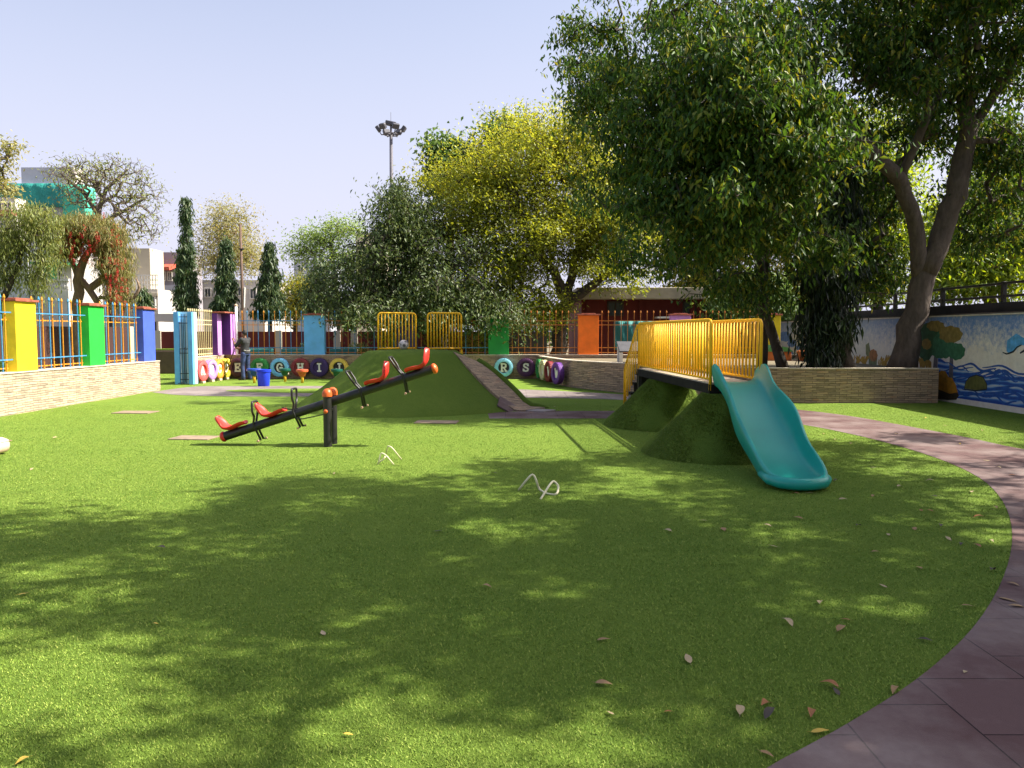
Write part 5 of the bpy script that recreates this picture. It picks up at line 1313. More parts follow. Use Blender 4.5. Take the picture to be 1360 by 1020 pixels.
tree('weeping_tree', 'olive green weeping tree at the far left behind the yellow pillar', 'tree', [([tuple(A(4, 398, yl_) * Vector((1, 1, 0))), tuple(A(6, 395, yl_)), tuple(A(20, 360, yl_)), tuple(A(33, 325, yl_)), tuple(A(50, 300, yl_))], [.12, .10, .08, .06, .03])],
     [ab(45, 290, yl_, 36, 18, .9, 1), ab(15, 315, yl_, 26, 22, .8, .7), ab(60, 325, yl_, 24, 34, .7, .9), ab(50, 370, yl_, 22, 30, .6, .5), ab(-10, 360, yl_, 20, 35, .7, .6), ab(10, 340, yl_, 16, 40, .6, .4)], 330, 34, .13, 'dark', LM['olive'], 30, spread=.2, droop=1.6, lw=.2, sag=.4)
tree('cassia_tree', 'thin yellow flowering branches reaching in at the far left edge', 'tree', [([(-15.6, 20.5, 0), (-15.5, 20.5, 2.8), (-15.0, 20.5, 4.6), tuple(A(2, 225, 20.5)), tuple(A(14, 205, 20.5))], [.13, .11, .08, .03, .01])],
     [ab(8, 195, 20.5, 14, 6, .3, .4), ab(8, 215, 20.5, 12, 10, .3, .5), ab(-12, 240, 20.5, 18, 16, .5, .8), ab(-40, 220, 20.5, 30, 30, .8, 1), ab(10, 255, 20.5, 10, 8, .3, .25)], 110, 20, .11, 'grey', LM['straw'], 31, spread=.16, droop=.3)
# behind the mural wall and between the planter trees
tree('sunlit_tree', 'sunlit yellow green tree beyond the mural wall at the right edge', 'tree', [([(17.0, 27.5, 2.1), tuple(A(1300, 330, 27.5)), tuple(A(1310, 240, 27.5))], [.22, .17, .08])],
     [ab(1290, 345, 27, 60, 38, 1.6, 1.3), ab(1340, 330, 27, 45, 45, 1.5, 1), ab(1310, 280, 27.4, 60, 40, 1.6, 1), ab(1350, 225, 27.5, 50, 40, 1.5, .7), ab(1260, 310, 27.4, 30, 40, 1.2, .6), ab(1260, 378, 26.5, 45, 18, 1.0, .5), ab(1335, 376, 26.5, 45, 16, 1.0, .4)], 600, 30, .2, 'warm', LM['lime'], 32, spread=.4, droop=.6, lw=.4)
for lab, px, Y, sd, mt in (('tall yellow green tree seen through the gaps behind the leaning tree', 930, 34, 33, 'yellowgreen'), ('tall green tree seen between the mast tree and the forked trunk', 1165, 33, 34, 'lime'), ('green tree behind the leaning stems above the mural wall', 1045, 35, 35, 'yellowgreen')):
    c = A(px, 430, Y)
    tree('background_tree', lab, 'tree', [([(c.x, Y, 0 if c.x < 10 else 2.1), tuple(A(px, 380, Y)), tuple(A(px + 6, 280, Y))], [.25, .2, .09])],
         [ab(px, 240, Y, 70, 60, 2.2, 1.3), ab(px - 30, 310, Y, 60, 45, 2.0, 1.1), ab(px + 35, 320, Y, 60, 45, 2.0, 1.1), ab(px, 375, Y, 70, 32, 1.8, .9), ab(px, 170, Y, 60, 45, 1.8, .6)], 620, 26, .2, 'dark', LM[mt], sd, 'trees beyond the mural wall and the red building', spread=.42, droop=.5, lw=.42)

# unseen trees added around the viewer to block low sky light and deepen shade
for lab, x, y, sd in (('tall leafy tree added behind the viewer on the left to block sky light', -8.5, -7.5, 41), ('tall leafy tree added right behind the viewer to block sky light', 0.5, -9.5, 42), ('tall leafy tree added behind the viewer on the right to block sky light', 9.5, -6.5, 43), ('unseen tree added beyond the path right of the viewer to block sky light', 17.0, 3.0, 44), ('unseen tree added far right of the viewer beyond the wall to block sky light', 19.0, 11.0, 45)):
    tree('sky_blocker_tree', lab, 'tree', [([(x, y, -.03), (x + .1, y, 2.5), (x, y + .2, 5.0), (x + .2, y, 7.5)], [.3, .25, .2, .1])],
         [((x, y, 6.5), (3.2, 2.8, 2.2), 1.5), ((x - 2.2, y + .3, 4.6), (2.2, 2.0, 1.5), .8), ((x + 2.4, y, 4.8), (2.2, 2.0, 1.5), .8), ((x, y, 9.2), (2.2, 2.0, 1.5), .7), ((x, y, 3.4), (2.8, 1.8, 1.0), .5)], 360, 26, .32, 'grey', LM['mango'], sd, 'unseen trees added around the viewer to block sky light', spread=.4, droop=.6, clusters=(110, .5))

c = A(985, 430, 30.0)
tree('garden_tree', 'low dark green tree between the red building and the leaning tree', 'tree', [([(c.x, 30.0, 0), tuple(A(983, 420, 30)), tuple(A(986, 385, 30))], [.16, .12, .05])],
     [ab(980, 400, 30, 36, 24, 1.0, 1), ab(1010, 385, 30, 34, 28, 1.0, .9), ab(965, 420, 29.6, 24, 14, .7, .5), ab(1045, 405, 30, 30, 24, .9, .7)], 330, 30, .18, 'dark', LM['far'], 51, spread=.26, droop=.7)
# ------------------------------------------------------------------ buildings and things beyond the fence
def xw(px, Y): return A(px, 441, Y).x
def zw(py, Y): return A(680, py, Y).z
WIN = paint('window_glass', (.05, .06, .07), .15, .2, 2, spec=.6); WF = paint('window_frame', (.62, .60, .56), .6)
def windows(root, lst, yf, WF=WF):
    for (x0, x1, zb, zt) in lst:
        mb = MB(); cx, cz = (x0 + x1) / 2, (zb + zt) / 2; w, h = x1 - x0, zt - zb
        for s in (-1, 1): mb.box((cx + s * (w / 2 + .03), yf - .03, cz), (.06, .09, h + .12))
        for s in (-1, 1): mb.box((cx, yf - .03, cz + s * (h / 2 + .03)), (w, .088, .06))
        mb.box((cx, yf - .025, cz), (.04, .06, h))
        f = mb.build('window', WF, root)
        MB().box((cx, yf - .006, cz), (w, .012, h)).build('pane', WIN, f)
def building(name, label, px0, px1, ptop, Y, depth, mat, wins=(), pbot=None, roof=None, cat='building', frame=None):
    x0, x1 = xw(px0, Y), xw(px1, Y); zt = zw(ptop, Y); cx = (x0 + x1) / 2
    t = thing(name, label, cat, (cx, Y, -.03))
    MB().box((0, depth / 2, (zt + .03) / 2), (x1 - x0, depth, zt + .03)).build('wall', mat, t)
    windows(t, [(xw(a, Y) - cx, xw(b, Y) - cx, zw(d, Y) + .03, zw(c, Y) + .03) for a, c, b, d in wins], 0, frame or WF)
    if roof is not None: MB().box((0, depth / 2, zt + .03 + .10), (x1 - x0 + .3, depth + .3, .2)).build('roof_slab', roof, t)
    return t, cx, x0, x1, zt
pl = lambda n, c, **k: paint(n, c, .85, .12, .5, .1, grime=.4)
cream, white_w, grey_w, bluew = pl('wall_cream', (.56, .49, .37)), pl('wall_white', (.46, .435, .41)), pl('wall_grey', (.26, .24, .27)), pl('wall_bluegrey', (.42, .44, .50))
conc = paint('old_concrete', (.36, .32, .24), .9, .25, 1.2, .3, grime=.6); maroon_w = pl('wall_maroon', (.12, .018, .015)); greenw = pl('wall_mint', (.10, .40, .22))
# pale house with mint wall and balcony
t, cx, x0, x1, zt = building('balcony_house', 'pale house with a mint green wall and a white balcony behind the left fence', -60, 98, 335, 35, 2.6, white_w, [(2, 362, 8, 382), (18, 362, 26, 380), (36, 366, 41, 384), (58, 366, 66, 378), (82, 356, 87, 368), (88, 372, 94, 384), (46, 392, 56, 408), (84, 396, 92, 408)], roof=None)
MB().box(((xw(-60, 35) + xw(42, 35)) / 2 - cx, -.04, zw(352, 35) - .4), (xw(42, 35) - xw(-60, 35), .06, 2.4)).build('grey_panel', bluew, t)
MB().box(((xw(63, 35) + xw(79, 35)) / 2 - cx, -.03, zw(358, 35)), (xw(79, 35) - xw(63, 35), .04, .75)).build('mint_panel', greenw, t)
MB().box((xw(84, 35) - cx, -.5, zw(351, 35)), (1.6, 1.0, .10)).build('awning', paint('awning_green', (.03, .20, .10), .7), t)
bx0, bx1 = xw(70, 34.2) - cx, xw(98, 34.2) - cx; bz = zw(386, 34.2)
MB().box(((bx0 + bx1) / 2, -.55, bz / 2 - .2), (bx1 - bx0, 1.1, bz + .4)).build('balcony_base', white_w, t)
mb = MB(); mb.box(((bx0 + bx1) / 2, -1.0, bz + .48), (bx1 - bx0, .16, .10)); mb.box(((bx0 + bx1) / 2, -1.0, bz + .05), (bx1 - bx0, .16, .10))
for k in range(8): mb.lathe([(.05, 0), (.075, .1), (.04, .22), (.06, .33)], 8, c=(bx0 + .08 + (bx1 - bx0 - .16) * k / 7, -1.0, bz + .10))
mb.build('balustrade', white_w, t)
# white tower block at the far left
t, cx, x0, x1, zt = building('white_block', 'white house with a red brown ledge at the far left edge', -90, 27, 262, 44, 1.0, white_w, [(2, 296, 12, 316), (15, 300, 23, 318), (2, 268, 10, 279), (14, 270, 22, 280)])
MB().box((0, -.25, zw(283, 44)), (x1 - x0 + .2, .5, .25)).build('ledge', paint('ledge_red', (.40, .16, .10), .8), t)
# building wrapped in green scaffold net
t, cx, x0, x1, zt = building('netted_building', 'building under construction wrapped in green netting behind the bare tree', 8, 116, 244, 56, 1.5, bluew, [(95, 300, 104, 318)])
netm = N('green_net'); v = netm.coord(); netm.col(netm.ramp(netm.noise(v, .7, 5, .6), [(.3, (.01, .16, .15)), (.6, (.02, .26, .22)), (.8, (.05, .34, .28))])); netm.set(Roughness=.8); netm.bump(netm.noise(v, 1.6, 5), .6, .3)
def wavy(x0_, x1_, z0_, z1_, y, nx, amp, ax='x'):
    mb = MB(); V = []; nz = 5
    for j in range(nz + 1):
        for i in range(nx + 1):
            u = x0_ + (x1_ - x0_) * i / nx; z = z0_ + (z1_ - z0_) * j / nz; d = amp * math.sin(i * 1.3 + j) + amp * .5 * math.sin(i * 2.9)
            V.append((u, y - d, z) if ax == 'x' else (y + d, u, z))
    Fc = [(j * (nx + 1) + i, j * (nx + 1) + i + 1, (j + 1) * (nx + 1) + i + 1, (j + 1) * (nx + 1) + i) for j in range(nz) for i in range(nx)]
    o = MB().add(V, Fc); return o
netA = wavy(xw(4, 55.6) - cx, xw(90, 55.6) - cx, zw(275, 55.6), zw(243, 55.6), -.45, 26, .05)
o = netA.build('scaffold_net', netm.m, t, smooth=True); mdf = o.modifiers.new('th', 'SOLIDIFY'); mdf.thickness = .03
net_sunlit = N('green_net_sunlit'); v = net_sunlit.coord(); net_sunlit.col(net_sunlit.ramp(net_sunlit.noise(v, .8, 5, .6), [(.3, (.03, .34, .22)), (.7, (.06, .46, .32))])); net_sunlit.set(Roughness=.8)  # brighter copy of the net, sunlight on that side put into its colour
o = wavy(-.2, 1.3, zw(292, 55.6), zw(245, 55.6), x1 - cx + .25, 16, .05, 'y').build('scaffold_net', net_sunlit.m, t, smooth=True); mdf = o.modifiers.new('th', 'SOLIDIFY'); mdf.thickness = .03
o = wavy(xw(90, 55.6) - cx, xw(120, 55.6) - cx, zw(292, 55.6), zw(245, 55.6), -.42, 10, .04).build('scaffold_net', net_sunlit.m, t, smooth=True); mdf = o.modifiers.new('th', 'SOLIDIFY'); mdf.thickness = .03
MB().box((xw(72, 57) - cx, .8, zw(236, 57)), (xw(97, 57) - xw(45, 57), 1.2, 1.2)).build('roof_room', bluew, t)
MB().box((xw(106, 57) - cx, .8, zw(236, 57)), (xw(115, 57) - xw(99, 57), 1.2, 1.3)).build('water_tank', white_w, t)
# cream house with terrace rail
t, cx, x0, x1, zt = building('terrace_house', 'bright cream house with a white terrace rail behind the bottlebrush', 128, 211, 384, 40, 3, white_w, [(140, 392, 148, 406), (162, 390, 172, 402), (184, 392, 192, 404), (200, 394, 207, 410)])
for z in (-.25, -1.5): MB().box((0, -.06, zt + z), (x1 - x0 + .12, .12, .14)).build('floor_band', cream, t)
for x in (.25, .72): MB().tube([((x - .5) * (x1 - x0), -.09, 0), ((x - .5) * (x1 - x0), -.09, zt)], .05, 8).build('drain_pipe', M['black_steel'], t)
MB().box((xw(186, 42) - cx, 2.2, zt + 1.1), (xw(206, 42) - xw(160, 42), 1.6, 2.3)).build('upper_wall', cream, t)
mb = MB(); rx0, rx1 = xw(160, 40) - cx, xw(211, 40) - cx
for k in range(15): mb.tube([(rx0 + (rx1 - rx0) * k / 14, .1, zt), (rx0 + (rx1 - rx0) * k / 14, .1, zt + .75)], .025, 6)
for z in (.25, .5, .75): mb.box(((rx0 + rx1) / 2, .1, zt + z), (rx1 - rx0, .05, .05))
mb.build('terrace_rail', M['white'], t)
t, cx, x0, x1, zt = building('grey_house', 'grey house with a small red awning left of the tallest mast tree', 186, 250, 335, 50, 2.5, grey_w, [(216, 362, 222, 372), (226, 362, 230, 372)])
MB().box((xw(222, 50) - cx, -.5, zw(355, 50)), (xw(236, 50) - xw(207, 50), 1.1, .22), Matrix.Rotation(R(14), 3, 'X')).build('awning', paint('awning_red', (.55, .10, .06), .7), t)
MB().box((xw(222, 50) - cx, -.04, zw(395, 50) - .5), (xw(238, 50) - xw(204, 50), .06, 2.6)).build('lower_wall', bluew, t)
building('low_white_building', 'low white building glimpsed between the conical mast trees', 258, 352, 372, 54, 8, white_w, [(262, 380, 268, 392), (274, 384, 281, 394), (288, 380, 294, 392), (318, 382, 325, 392), (334, 384, 341, 396)])
building('distant_pale_block', 'distant pale grey block under the feathery tree', 392, 424, 344, 75, 10, bluew, [(398, 352, 404, 362)])
building('distant_cream_block', 'distant cream building top between feathery and dusty trees', 474, 506, 312, 70, 10, cream, [], roof=white_w)
# roadside canopy behind the gate opening
cn = thing('canopy', 'low white canopy on thin posts beyond the gate opening', 'canopy', (xw(220, 36), 36, -.03))
MB().box((0, 1, zw(421, 36)), (1.2, 2, .36)).build('roof', white_w, cn)
for x in (-.5, .5): MB().tube([(x, .1, 0), (x, .1, zw(424, 36))], .04, 8).build('post', grey_w if False else M['black_steel'], cn)
# red single storey building with concrete roof
t, cx, x0, x1, zt = building('red_building', 'dark red single storey building under a stained concrete roof', 772, 960, 396, 32, 7, maroon_w, [(808, 402, 826, 418), (908, 402, 922, 416)], frame=paint('frame_brown', (.05, .03, .025), .7))
MB().box((0, 3.1, zw(390, 31.3) + .05), (x1 - x0 + .5, 7.6, .46), bev=.02).build('roof_slab', conc, t)
for x in (0.05, .42, .78): MB().box((x0 + (x1 - x0) * x - cx, -.06, zt / 2), (.16, .12, zt)).build('pilaster', maroon_w, t)
MB().box((xw(890, 32) - cx, -.35, zw(421, 32)), (xw(922, 32) - xw(880, 32), .7, .07)).build('shelf_board', M['white'], t)
wt_ = thing('water_tank', 'black ribbed water tank on the roof of the red building', 'tank', (xw(928, 34), 34, zw(390, 31.3) + .28))
MB().lathe([(.0, 0)] + [(.5 + (.02 if i % 2 else 0), .08 * i) for i in range(11)] + [(.46, .86), (.2, .95), (.2, 1.0), (0, 1.02)], 28).build('body', paint('tank_black', (.02, .02, .022), .5), wt_, angle=40)
MB().lathe([(.22, .99), (.22, 1.05), (0, 1.06)], 20).build('lid', paint('tank_black', (.02, .02, .022)), wt_, angle=40)
vp = thing('vent_pipe', 'thin white vent pipes beside the black roof tank', 'pipe', (xw(944, 33.4), 33.4, zw(390, 31.3) + .28))
for x in (-.06, .09): MB().tube([(x, 0, 0), (x, 0, 1.5)], .025, 8).build('pipe', M['white'], vp)
# compound wall behind the fence
cw = thing('compound_wall', 'low maroon compound wall with beige piers behind the back fence', 'wall', (-11, 32.5, -.03))
MB().box((0, 0, .82), (23.0, .2, 1.66)).build('wall_panel', maroon_w, cw)
for px in (208, 369, 447, 470, 590): MB().box((xw(px, 32.3) + 11, -.11, .84), (.28, .12, 1.70)).build('pier', pl('pier_beige', (.46, .40, .32)), cw)
gw = thing('garden_wall', 'maroon garden wall running behind the left fence', 'wall', (-14.6, 22.0, -.03))
MB().box((0, 0, .90), (.2, 17, 1.82)).build('wall_panel', pl('wall_umber', (.055, .022, .02)), gw)
for y in (-7.5, 7.5): MB().box((.11, y, .91), (.12, .3, 1.86)).build('pier', pl('pier_beige', (.46, .40, .32)), gw)
gwall = MB().box((-.1, 31.2, .8), (3.0, .15, 1.64)).build('grey_wall', pl('wall_slate', (.13, .12, .12))); tag(gwall, 'dark grey wall piece behind the fence between green and orange pillars', 'wall')
# teal tarpaulin behind the fence, slanting table
tarp = wavy(0, 1.75, .95, 2.0, 0, 24, .06).build('tarpaulin', paint('tarp_teal', (.03, .20, .19), .7, .2, 3, .2), smooth=True, loc=(3.75, 28.6, 0))
mdf = tarp.modifiers.new('th', 'SOLIDIFY'); mdf.thickness = .012
tag(tarp, 'teal tarpaulin hung behind the fence right of the orange pillar', 'tarpaulin')
tb = thing('tilted_table', 'small table with a tilted grey top and white legs behind the slide stairs', 'table', (xw(842, 23.2), 23.2, WT - .1))
tbr = Matrix.Rotation(R(-14), 3, 'X')
MB().box((0, 0, .46), (.95, .75, .05), Matrix.Rotation(R(22), 3, 'X'), bev=.01).build('tabletop', paint('table_slate', (.07, .07, .08), .8), tb)
for x, y in ((-.42, -.28), (.42, -.28)): MB().box((x, y, .17), (.10, .10, .36), bev=.01).build('leg', M['white'], tb)
for x, y in ((-.42, .25), (.42, .25)): MB().box((x, y, .26), (.08, .08, .53), bev=.01).build('leg', M['white'], tb)
# planter boxes by the yellow pillar
pb = thing('planter_box', 'orange planter box with a green lid below the yellow pillar', 'planter', (8.4, 24.6, WT - .1))
MB().box((0, 0, .14), (.75, .5, .30), bev=.02).build('box', paint('terracotta', (.50, .14, .03), .7), pb)
MB().prism([(-.42, .29), (.42, .29), (.25, .42), (-.25, .50)], -.27, .27, lambda a, b, h: Vector((a, h, b))).build('lid', paint('lid_green', (.10, .30, .08), .6), pb)
po = thing('planter_pot', 'round orange pot beside the orange planter box', 'planter', (9.15, 24.2, WT - .1))
MB().lathe([(.14, 0), (.24, .16), (.26, .3), (.22, .33), (0, .28)], 20).build('pot', paint('terracotta', (.50, .14, .03)), po, angle=40)
# potted plants and shrubs along the fence
def shrub(label, x, y, h, w, mat, seed, n=900, L=.11, zb=0.0, group=None):
    rng = np.random.default_rng(seed); t = thing('shrub', label, 'shrub', (x, y, zb), 0, group)
    mb = MB(); base = []; 
    for k in range(9):
        a = rng.random() * 6.28; e = Vector((math.cos(a) * w * .8, math.sin(a) * w * .5, h * (.6 + .4 * rng.random())))
        mb.tube([(0, 0, 0), e * .5 + Vector((0, 0, h * .12)), e], [.014, .01, .004], 5)
    mb.build('stems', BARK['dark'], t)
    p = rng.normal(0, 1, (n, 3)); p /= np.linalg.norm(p, axis=1, keepdims=True); p *= (rng.random((n, 1)) ** .4)
    p = p * np.array([w, w * .6, h * .5]) + np.array([0, 0, h * .55]); d = p - np.array([0, 0, h * .2]) + rng.normal(0, .25, (n, 3))
    link('leaves', leaves_mesh('leaves', p, d, rng.normal(0, .5, (n, 3)) + np.array([0, 0, 1.]), L * np.exp(rng.normal(0, .3, n)), L * .4 * np.ones(n), .15, .12), mat, t)
spots = [(-12.6, 14.4, .9, .5, 'far', 'low green shrub behind the fence left of the yellow pillar'), (-12.7, 16.6, 1.0, .5, 'far', 'green shrub with pale leaves behind the fence right of the yellow pillar'), (-12.7, 17.4, .8, .45, 'olive', 'olive shrub behind the fence just left of the green pillar'), (-12.8, 19.3, .8, .5, 'far', 'green shrub behind the fence between green and blue pillars'),
         (-7.9, 30.6, 1.2, .6, 'far', 'low shrub behind the fence right of the worker'), (-6.1, 30.6, 1.1, .6, 'olive', 'olive shrub behind the fence right of the sky blue pillar'), (-4.6, 29.8, 1.7, .5, 'lime', 'spiky light green plant left of the mound railings'), (-2.7, 28.2, 1.9, .6, 'yellowgreen', 'yellow green shrub seen between the mound railings'), (-1.6, 28.4, 2.0, .7, 'yellowgreen', 'bright yellow green shrub behind the right mound railing'), (-.9, 29.4, 1.9, .5, 'lime', 'light green shrub left of the dark green pillar')]
for i, (x, y, h, w, mt, lab) in enumerate(spots): shrub(lab, x, y, h, w, LM[mt], 60 + i, 1000)
for i, (px, lab) in enumerate(((344, 'teal planter trough behind the fence beside the worker'), (392, 'teal planter trough behind the fence left of the sky blue pillar'), (455, 'teal planter trough behind the fence right of the sky blue pillar'))):
    o = MB().box((0, 0, .5), (1.0, .3, .95), bev=.03).build('planter_trough', paint('trough_teal', (.05, .28, .24), .6), loc=(xw(px, 29.2), 29.2, 0)); tag(o, lab, 'planter', 'teal troughs behind the back fence')
trk = MB().box((0, 0, .45), (3.4, .5, .9), bev=.04).build('planter_bed', paint('bed_brown', (.10, .07, .055), .9), loc=(xw(221, 30), 30, 0)); tag(trk, 'long dark brown planting bed beyond the gate opening', 'planter')
grn = MB().box((0, 0, 0), (3.3, .46, .05), bev=.01).build('ground_cover', M['turf'], loc=(xw(221, 30), 30, .93)); tag(grn, 'thin strip of turf lying on the dark planting bed', 'turf strip')
# utility pole and lamp mast
up_ = thing('utility_pole', 'thin tall rusty pole behind the back fence', 'pole', (xw(323, 31), 31, -.03))
MB().tube([(0, 0, 0), (.0, 0, 3.0), (-.02, 0, zw(297, 31))], [.065, .055, .045], 10).build('shaft', paint('pole_rust', (.12, .075, .055), .8), up_, smooth=True)
MB().tube([(.06, 0, 2.6), (.10, 0, 3.4)], .03, 8).build('conduit', M['white'], up_)
MB().box((0, 0, zw(330, 31)), (.16, .16, .05)).build('clamp', M['black_steel'], up_)
my = 62.0
lm = thing('lamp_mast', 'tall grey floodlight mast with a ring of lamps above the trees', 'lamp mast', (xw(522, my), my, -.03))
steel = paint('mast_steel', (.10, .095, .115), .6, .1, 3)
zt = zw(178, my)
MB().tube([(0, 0, 0), (0, 0, zt)], [.24, .12], 14).build('shaft', steel, lm, smooth=True)
MB().tube([(math.cos(a) * .55, math.sin(a) * .55, zt) for a in [k * math.pi / 9 for k in range(18)]], .05, 8, closed=True).build('ring', steel, lm, smooth=True)
lampm = paint('lamp_body', (.06, .06, .075), .5)
for a, dz in ((0, .0), (60, .1), (120, .1), (180, .0), (240, -.05), (300, -.05)):
    d = Vector((math.cos(R(a)), math.sin(R(a)), 0)); q = Matrix.Rotation(R(a), 3, 'Z')
    am = MB().tube([d * .1 + Vector((0, 0, zt)), d * .75 + Vector((0, 0, zt - .02)), d * .92 + Vector((0, 0, zt + .25))], .045, 8).build('arm', steel, lm, smooth=True)
    MB().box(d * 1.0 + Vector((0, 0, zt + .42)), (.28, .55, .42), q @ Matrix.Rotation(R(35), 3, 'Y'), bev=.05).build('floodlight', lampm, am)
tp = MB(); tp.tube([(0, 0, zt), (0, 0, zt + .75)], .08, 8); tp.build('mast_head', steel, lm)
for y in (-.16, .18): MB().box((.02, y, zt + .82), (.85, .32, .30), Matrix.Rotation(R(12), 3, 'Y'), bev=.06).build('floodlight', lampm, lm)
MB().tube([(0, 0, zt + .75), (0, 0, zt + 1.7)], .015, 6).build('lightning_rod', steel, lm)
# raised bank and black rail behind the mural wall
bank = MB().box((40.0, 25, 1.0), (59.2, 60, 2.06)).build('raised_bank', paint('bank_soil', (.06, .05, .035), .95, .3, 1.5, .4)); tag(bank, kind='structure')
par = MB().box((10.75, 20.6, 2.11), (.3, 17.2, .27), bev=.02).build('parapet', paint('parapet_black', (.02, .018, .018), .9, .3, 2, .3)); tag(par, 'blackened parapet strip standing behind the top of the mural wall', 'parapet')
rl = thing('steel_rail', 'black steel rail fence along the top of the bank behind the mural', 'fence', (10.72, 20.6, 2.24))
for z in (.14, .42): MB().box((0, 0, z), (.06, 17.2, .055), bev=.01).build('rail', M['black_steel'], rl)
for y in np.arange(-8.4, 8.6, 2.4): MB().box((0, float(y), .23), (.09, .09, .46), bev=.01).build('post', M['black_steel'], rl)
#shed = building('grey_shed', 'grey shed roof edge beyond the rail at the right picture edge', 1335, 1420, 372, 24, 4, pl('shed_grey', (.10, .10, .10)), [])[0]
# distant belt of trees closing the horizon
rng = np.random.default_rng(77); nB = 52000
bxs = rng.uniform(-95, 95, nB); hh = 3.4 + 1.6 * np.sin(bxs * .21) + 1.2 * np.sin(bxs * .53 + 1) ; bz_ = rng.random(nB) ** .8 * hh
P = np.stack([bxs, 92 + rng.normal(0, 1.6, nB), bz_], 1)
bo = link('tree_belt', leaves_mesh('tree_belt', P, rng.normal(0, 1, (nB, 3)) + np.array([0, 0, -.5]), rng.normal(0, .5, (nB, 3)) + np.array([0, 0, 1.]), np.full(nB, .62), np.full(nB, .34), .15, .1), LM['far'])
tag(bo, 'far low belt of green trees closing the horizon', 'trees', kind='stuff')

# ------------------------------------------------------------------ fallen leaves
LFC = {'tan': (.34, .20, .085), 'pale': (.48, .36, .20), 'rust': (.34, .13, .04), 'dark': (.07, .05, .035), 'yellow': (.62, .42, .06), 'green': (.30, .40, .12)}
LFM = {}
for k, c in LFC.items():
    m = N('dry_leaf_' + k); v = m.coord(); m.col(m.ramp(m.noise(v, 30, 5), [(.3, tuple(x * .6 for x in c)), (.7, c)])); m.set(Roughness=.6); LFM[k] = m.m
def leaf_obj_mesh(seed, curl):
    rng = random.Random(seed); mb = MB(); n = 8; V = []; w0 = rng.uniform(.19, .26)
    for i in range(n + 1):
        t = i / n; w = w0 * math.sin(math.pi * t ** .75) * (1 - .25 * t) + .004
        z = curl * (.35 * math.sin(math.pi * t * 1.1) + .25 * t * t); y = .10 * math.sin(2.4 * t + seed)
        for s, zz in ((-1, .8), (0, 0), (1, .9)): V.append((t - .5, y + s * w, .01 + z + abs(s) * curl * w * zz * .9))
    Fc = []
    for i in range(n):
        for j in range(2): Fc.append((3 * i + j, 3 * i + j + 1, 3 * i + j + 4, 3 * i + j + 3))
    mb.add(V, Fc); mb.tube([(-.5, .10 * math.sin(seed), .012), (-.62, .10 * math.sin(seed) + .03, .02), (-.70, .10 * math.sin(seed) + .05, .012)], .008, 5)
    return mb.mesh('fallen_leaf', smooth=True)
shapes = {k: [leaf_obj_mesh(s * 7 + i, c) for s, c in enumerate((.06, .16, .28, .42))] for i, k in enumerate(LFC)}
for k in shapes:
    for me in shapes[k]: me.materials.append(LFM[k])
named = [(914, 878, 'pale', .12, 'long pale dry leaf lying alone on the near shaded turf'), (802, 912, 'tan', .10, 'broad tan dry leaf near the middle of the shaded turf front'), (802, 853, 'tan', .085, 'curled square looking tan leaf above the broad tan leaf'), (1118, 838, 'tan', .12, 'large tan leaf with a rust one just above it'), (1123, 826, 'rust', .07, 'small rust leaf touching the top of a large tan leaf'), (1044, 830, 'pale', .11, 'pale bent leaf left of the tan and rust pair'), (647, 782, 'tan', .09, 'upright tan leaf in the middle of the dark turf'), (582, 707, 'dark', .11, 'dark curled leaf at the edge of the sunny lawn'), (430, 843, 'pale', .09, 'single pale leaf at the left on half sunny turf'), (213, 730, 'dark', .09, 'dark scrap of leaf in the left shade'), (1281, 894, 'pale', .06, 'small white heart shaped leaf on the near rubber tile'), (1338, 798, 'tan', .13, 'long tan leaf on the tiles at the right edge'), (1348, 806, 'tan', .13, 'tan leaf just under the long one on the right tiles'), (1345, 777, 'tan', .09, 'tan leaf on the tiles against the turf edge'), (1023, 952, 'dark', .11, 'dark brown curled leaf near the front edge of the tiles'), (1017, 940, 'rust', .09, 'rust brown leaf beside the dark curled leaf'), (1089, 975, 'yellow', .09, 'yellowish leaf right on the border of turf and tiles'), (1173, 780, 'pale', .07, 'pale heart shaped leaf on the right turf'), (1296, 727, 'rust', .10, 'rust leaf by the right rim of the turf'), (31, 791, 'yellow', .09, 'yellow leaf at the left picture edge in the shade'), (29, 1015, 'yellow', .07, 'yellow leaf in the front left corner'), (463, 979, 'yellow', .05, 'tiny yellow leaf on the front turf'), (811, 950, 'pale', .05, 'tiny white leaf scrap on the front turf'), (888, 949, 'rust', .05, 'tiny rust leaf on the front turf'), (205, 832, 'yellow', .05, 'small yellow leaf in the left sun patch'), (444, 630, 'pale', .06, 'pale leaf in the sunny turf below the seesaw post'), (1057, 658, 'rust', .10, 'rust leaf just below the slide mouth'), (1075, 657, 'pale', .12, 'pale leaf just below the slide mouth'), (657, 630, 'dark', .10, 'dark leaf near the larger bent pipe')]
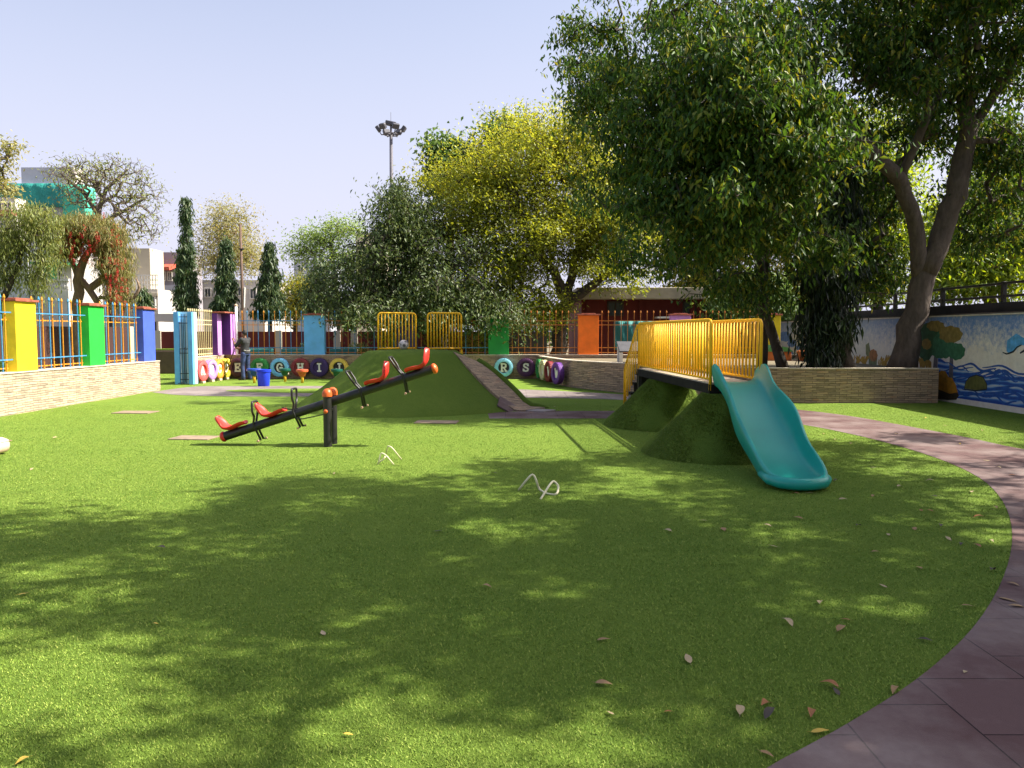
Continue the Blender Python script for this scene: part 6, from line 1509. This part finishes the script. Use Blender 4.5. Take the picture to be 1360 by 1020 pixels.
more = [(1160, 660, 'tan'), (1206, 630, 'dark'), (1240, 661, 'dark'), (1223, 679, 'rust'), (1300, 689, 'rust'), (1216, 704, 'tan'), (1259, 717, 'pale'), (1277, 725, 'dark'), (1317, 721, 'pale'), (1026, 727, 'pale'), (1163, 735, 'tan'), (1220, 756, 'tan'), (1318, 760, 'dark'), (1090, 803, 'pale'), (1287, 808, 'tan'), (1229, 853, 'dark'), (1188, 921, 'tan'), (1101, 914, 'rust'), (1109, 921, 'dark'), (980, 947, 'pale'), (1079, 952, 'rust'), (1018, 1006, 'tan'), (886, 707, 'pale'), (934, 693, 'pale'), (43, 624, 'pale'), (74, 583, 'pale'), (1130, 590, 'pale'), (1145, 596, 'tan'), (1168, 600, 'tan'), (1110, 585, 'pale'), (1095, 577, 'tan'), (1240, 615, 'tan'), (1310, 612, 'pale'), (1190, 577, 'yellow'), (1215, 572, 'tan'), (1275, 590, 'yellow'), (1285, 578, 'yellow'), (1330, 588, 'tan'), (1345, 632, 'rust'), (1325, 622, 'pale'), (1120, 540, 'yellow'), (1128, 538, 'yellow'), (1140, 541, 'tan'), (1148, 537, 'pale'), (1105, 546, 'pale'), (1230, 556, 'yellow'), (1255, 566, 'tan'), (1305, 573, 'tan'), (1160, 622, 'dark'), (1195, 648, 'pale'), (1235, 640, 'pale'), (1110, 640, 'dark'), (1140, 700, 'dark'), (1020, 700, 'pale'), (960, 705, 'tan'), (70, 547, 'dark'), (88, 543, 'pale'), (1235, 680, 'rust'), (1290, 655, 'pale'), (1322, 676, 'tan'), (720, 540, 'pale'), (737, 541, 'pale'), (765, 537, 'tan'), (860, 575, 'tan'), (790, 552, 'pale'), (812, 551, 'tan'), (706, 548, 'rust'), (1250, 700, 'dark'), (1180, 712, 'pale'), (1120, 665, 'pale'), (1060, 690, 'tan')]
rl_ = random.Random(21)
def put_leaf(px, py, k, size, lab, grp=None):
    p = G(px, py); p.z = .012 if not in_poly(np.array([[p.x, p.y]]), PATH)[0] else .006
    o = link('fallen_leaf', rl_.choice(shapes[k]), None, None, p, (rl_.uniform(-.15, .15), rl_.uniform(-.15, .15), rl_.uniform(0, 6.28)))
    o.scale = (size * .82,) * 3; tag(o, lab, 'leaf', grp or 'fallen dry leaves')
for px, py, k, s, lab in named: put_leaf(px, py, k, s, lab)
LMK = {'the slide mouth': (1060, 650), 'the right picture edge': (1352, 690), 'the foot of the planter wall': (1130, 536), 'the foot of the mural wall': (1300, 545), 'the near front tiles': (1240, 930), 'the stone ramp foot': (715, 546), 'the left stone wall': (75, 545), 'the front turf cone': (930, 622), 'the larger bent pipe': (715, 655), 'the bend of the turf rim': (1330, 660), 'the curved path where it turns': (1290, 600)}
allv = [(px, py, k) for px, py, k, _, _ in named] + more
ORD = ['nearest', 'second nearest', 'third nearest', 'fourth nearest', 'fifth nearest', 'sixth nearest', 'seventh nearest', 'eighth nearest', 'ninth nearest']
def leaf_label(px, py, k):
    best = None
    for nm, q in LMK.items():
        g0 = G(*q); ds = sorted(((G(a, b) - g0).length, a, b) for a, b, kk in allv if kk == k)
        rk = [i for i, d in enumerate(ds) if d[1] == px and d[2] == py][0]
        if best is None or (rk, ds[rk][0]) < best[:2]: best = (rk, ds[rk][0], nm)
    return 'small %s leaf, %s of its colour to %s' % ({'rust': 'rust brown', 'dark': 'dark curled'}.get(k, k), ORD[min(best[0], 8)], best[2])
for px, py, k in more: put_leaf(px, py, k, rl_.uniform(.07, .115), leaf_label(px, py, k), 'scattered small dry leaves')
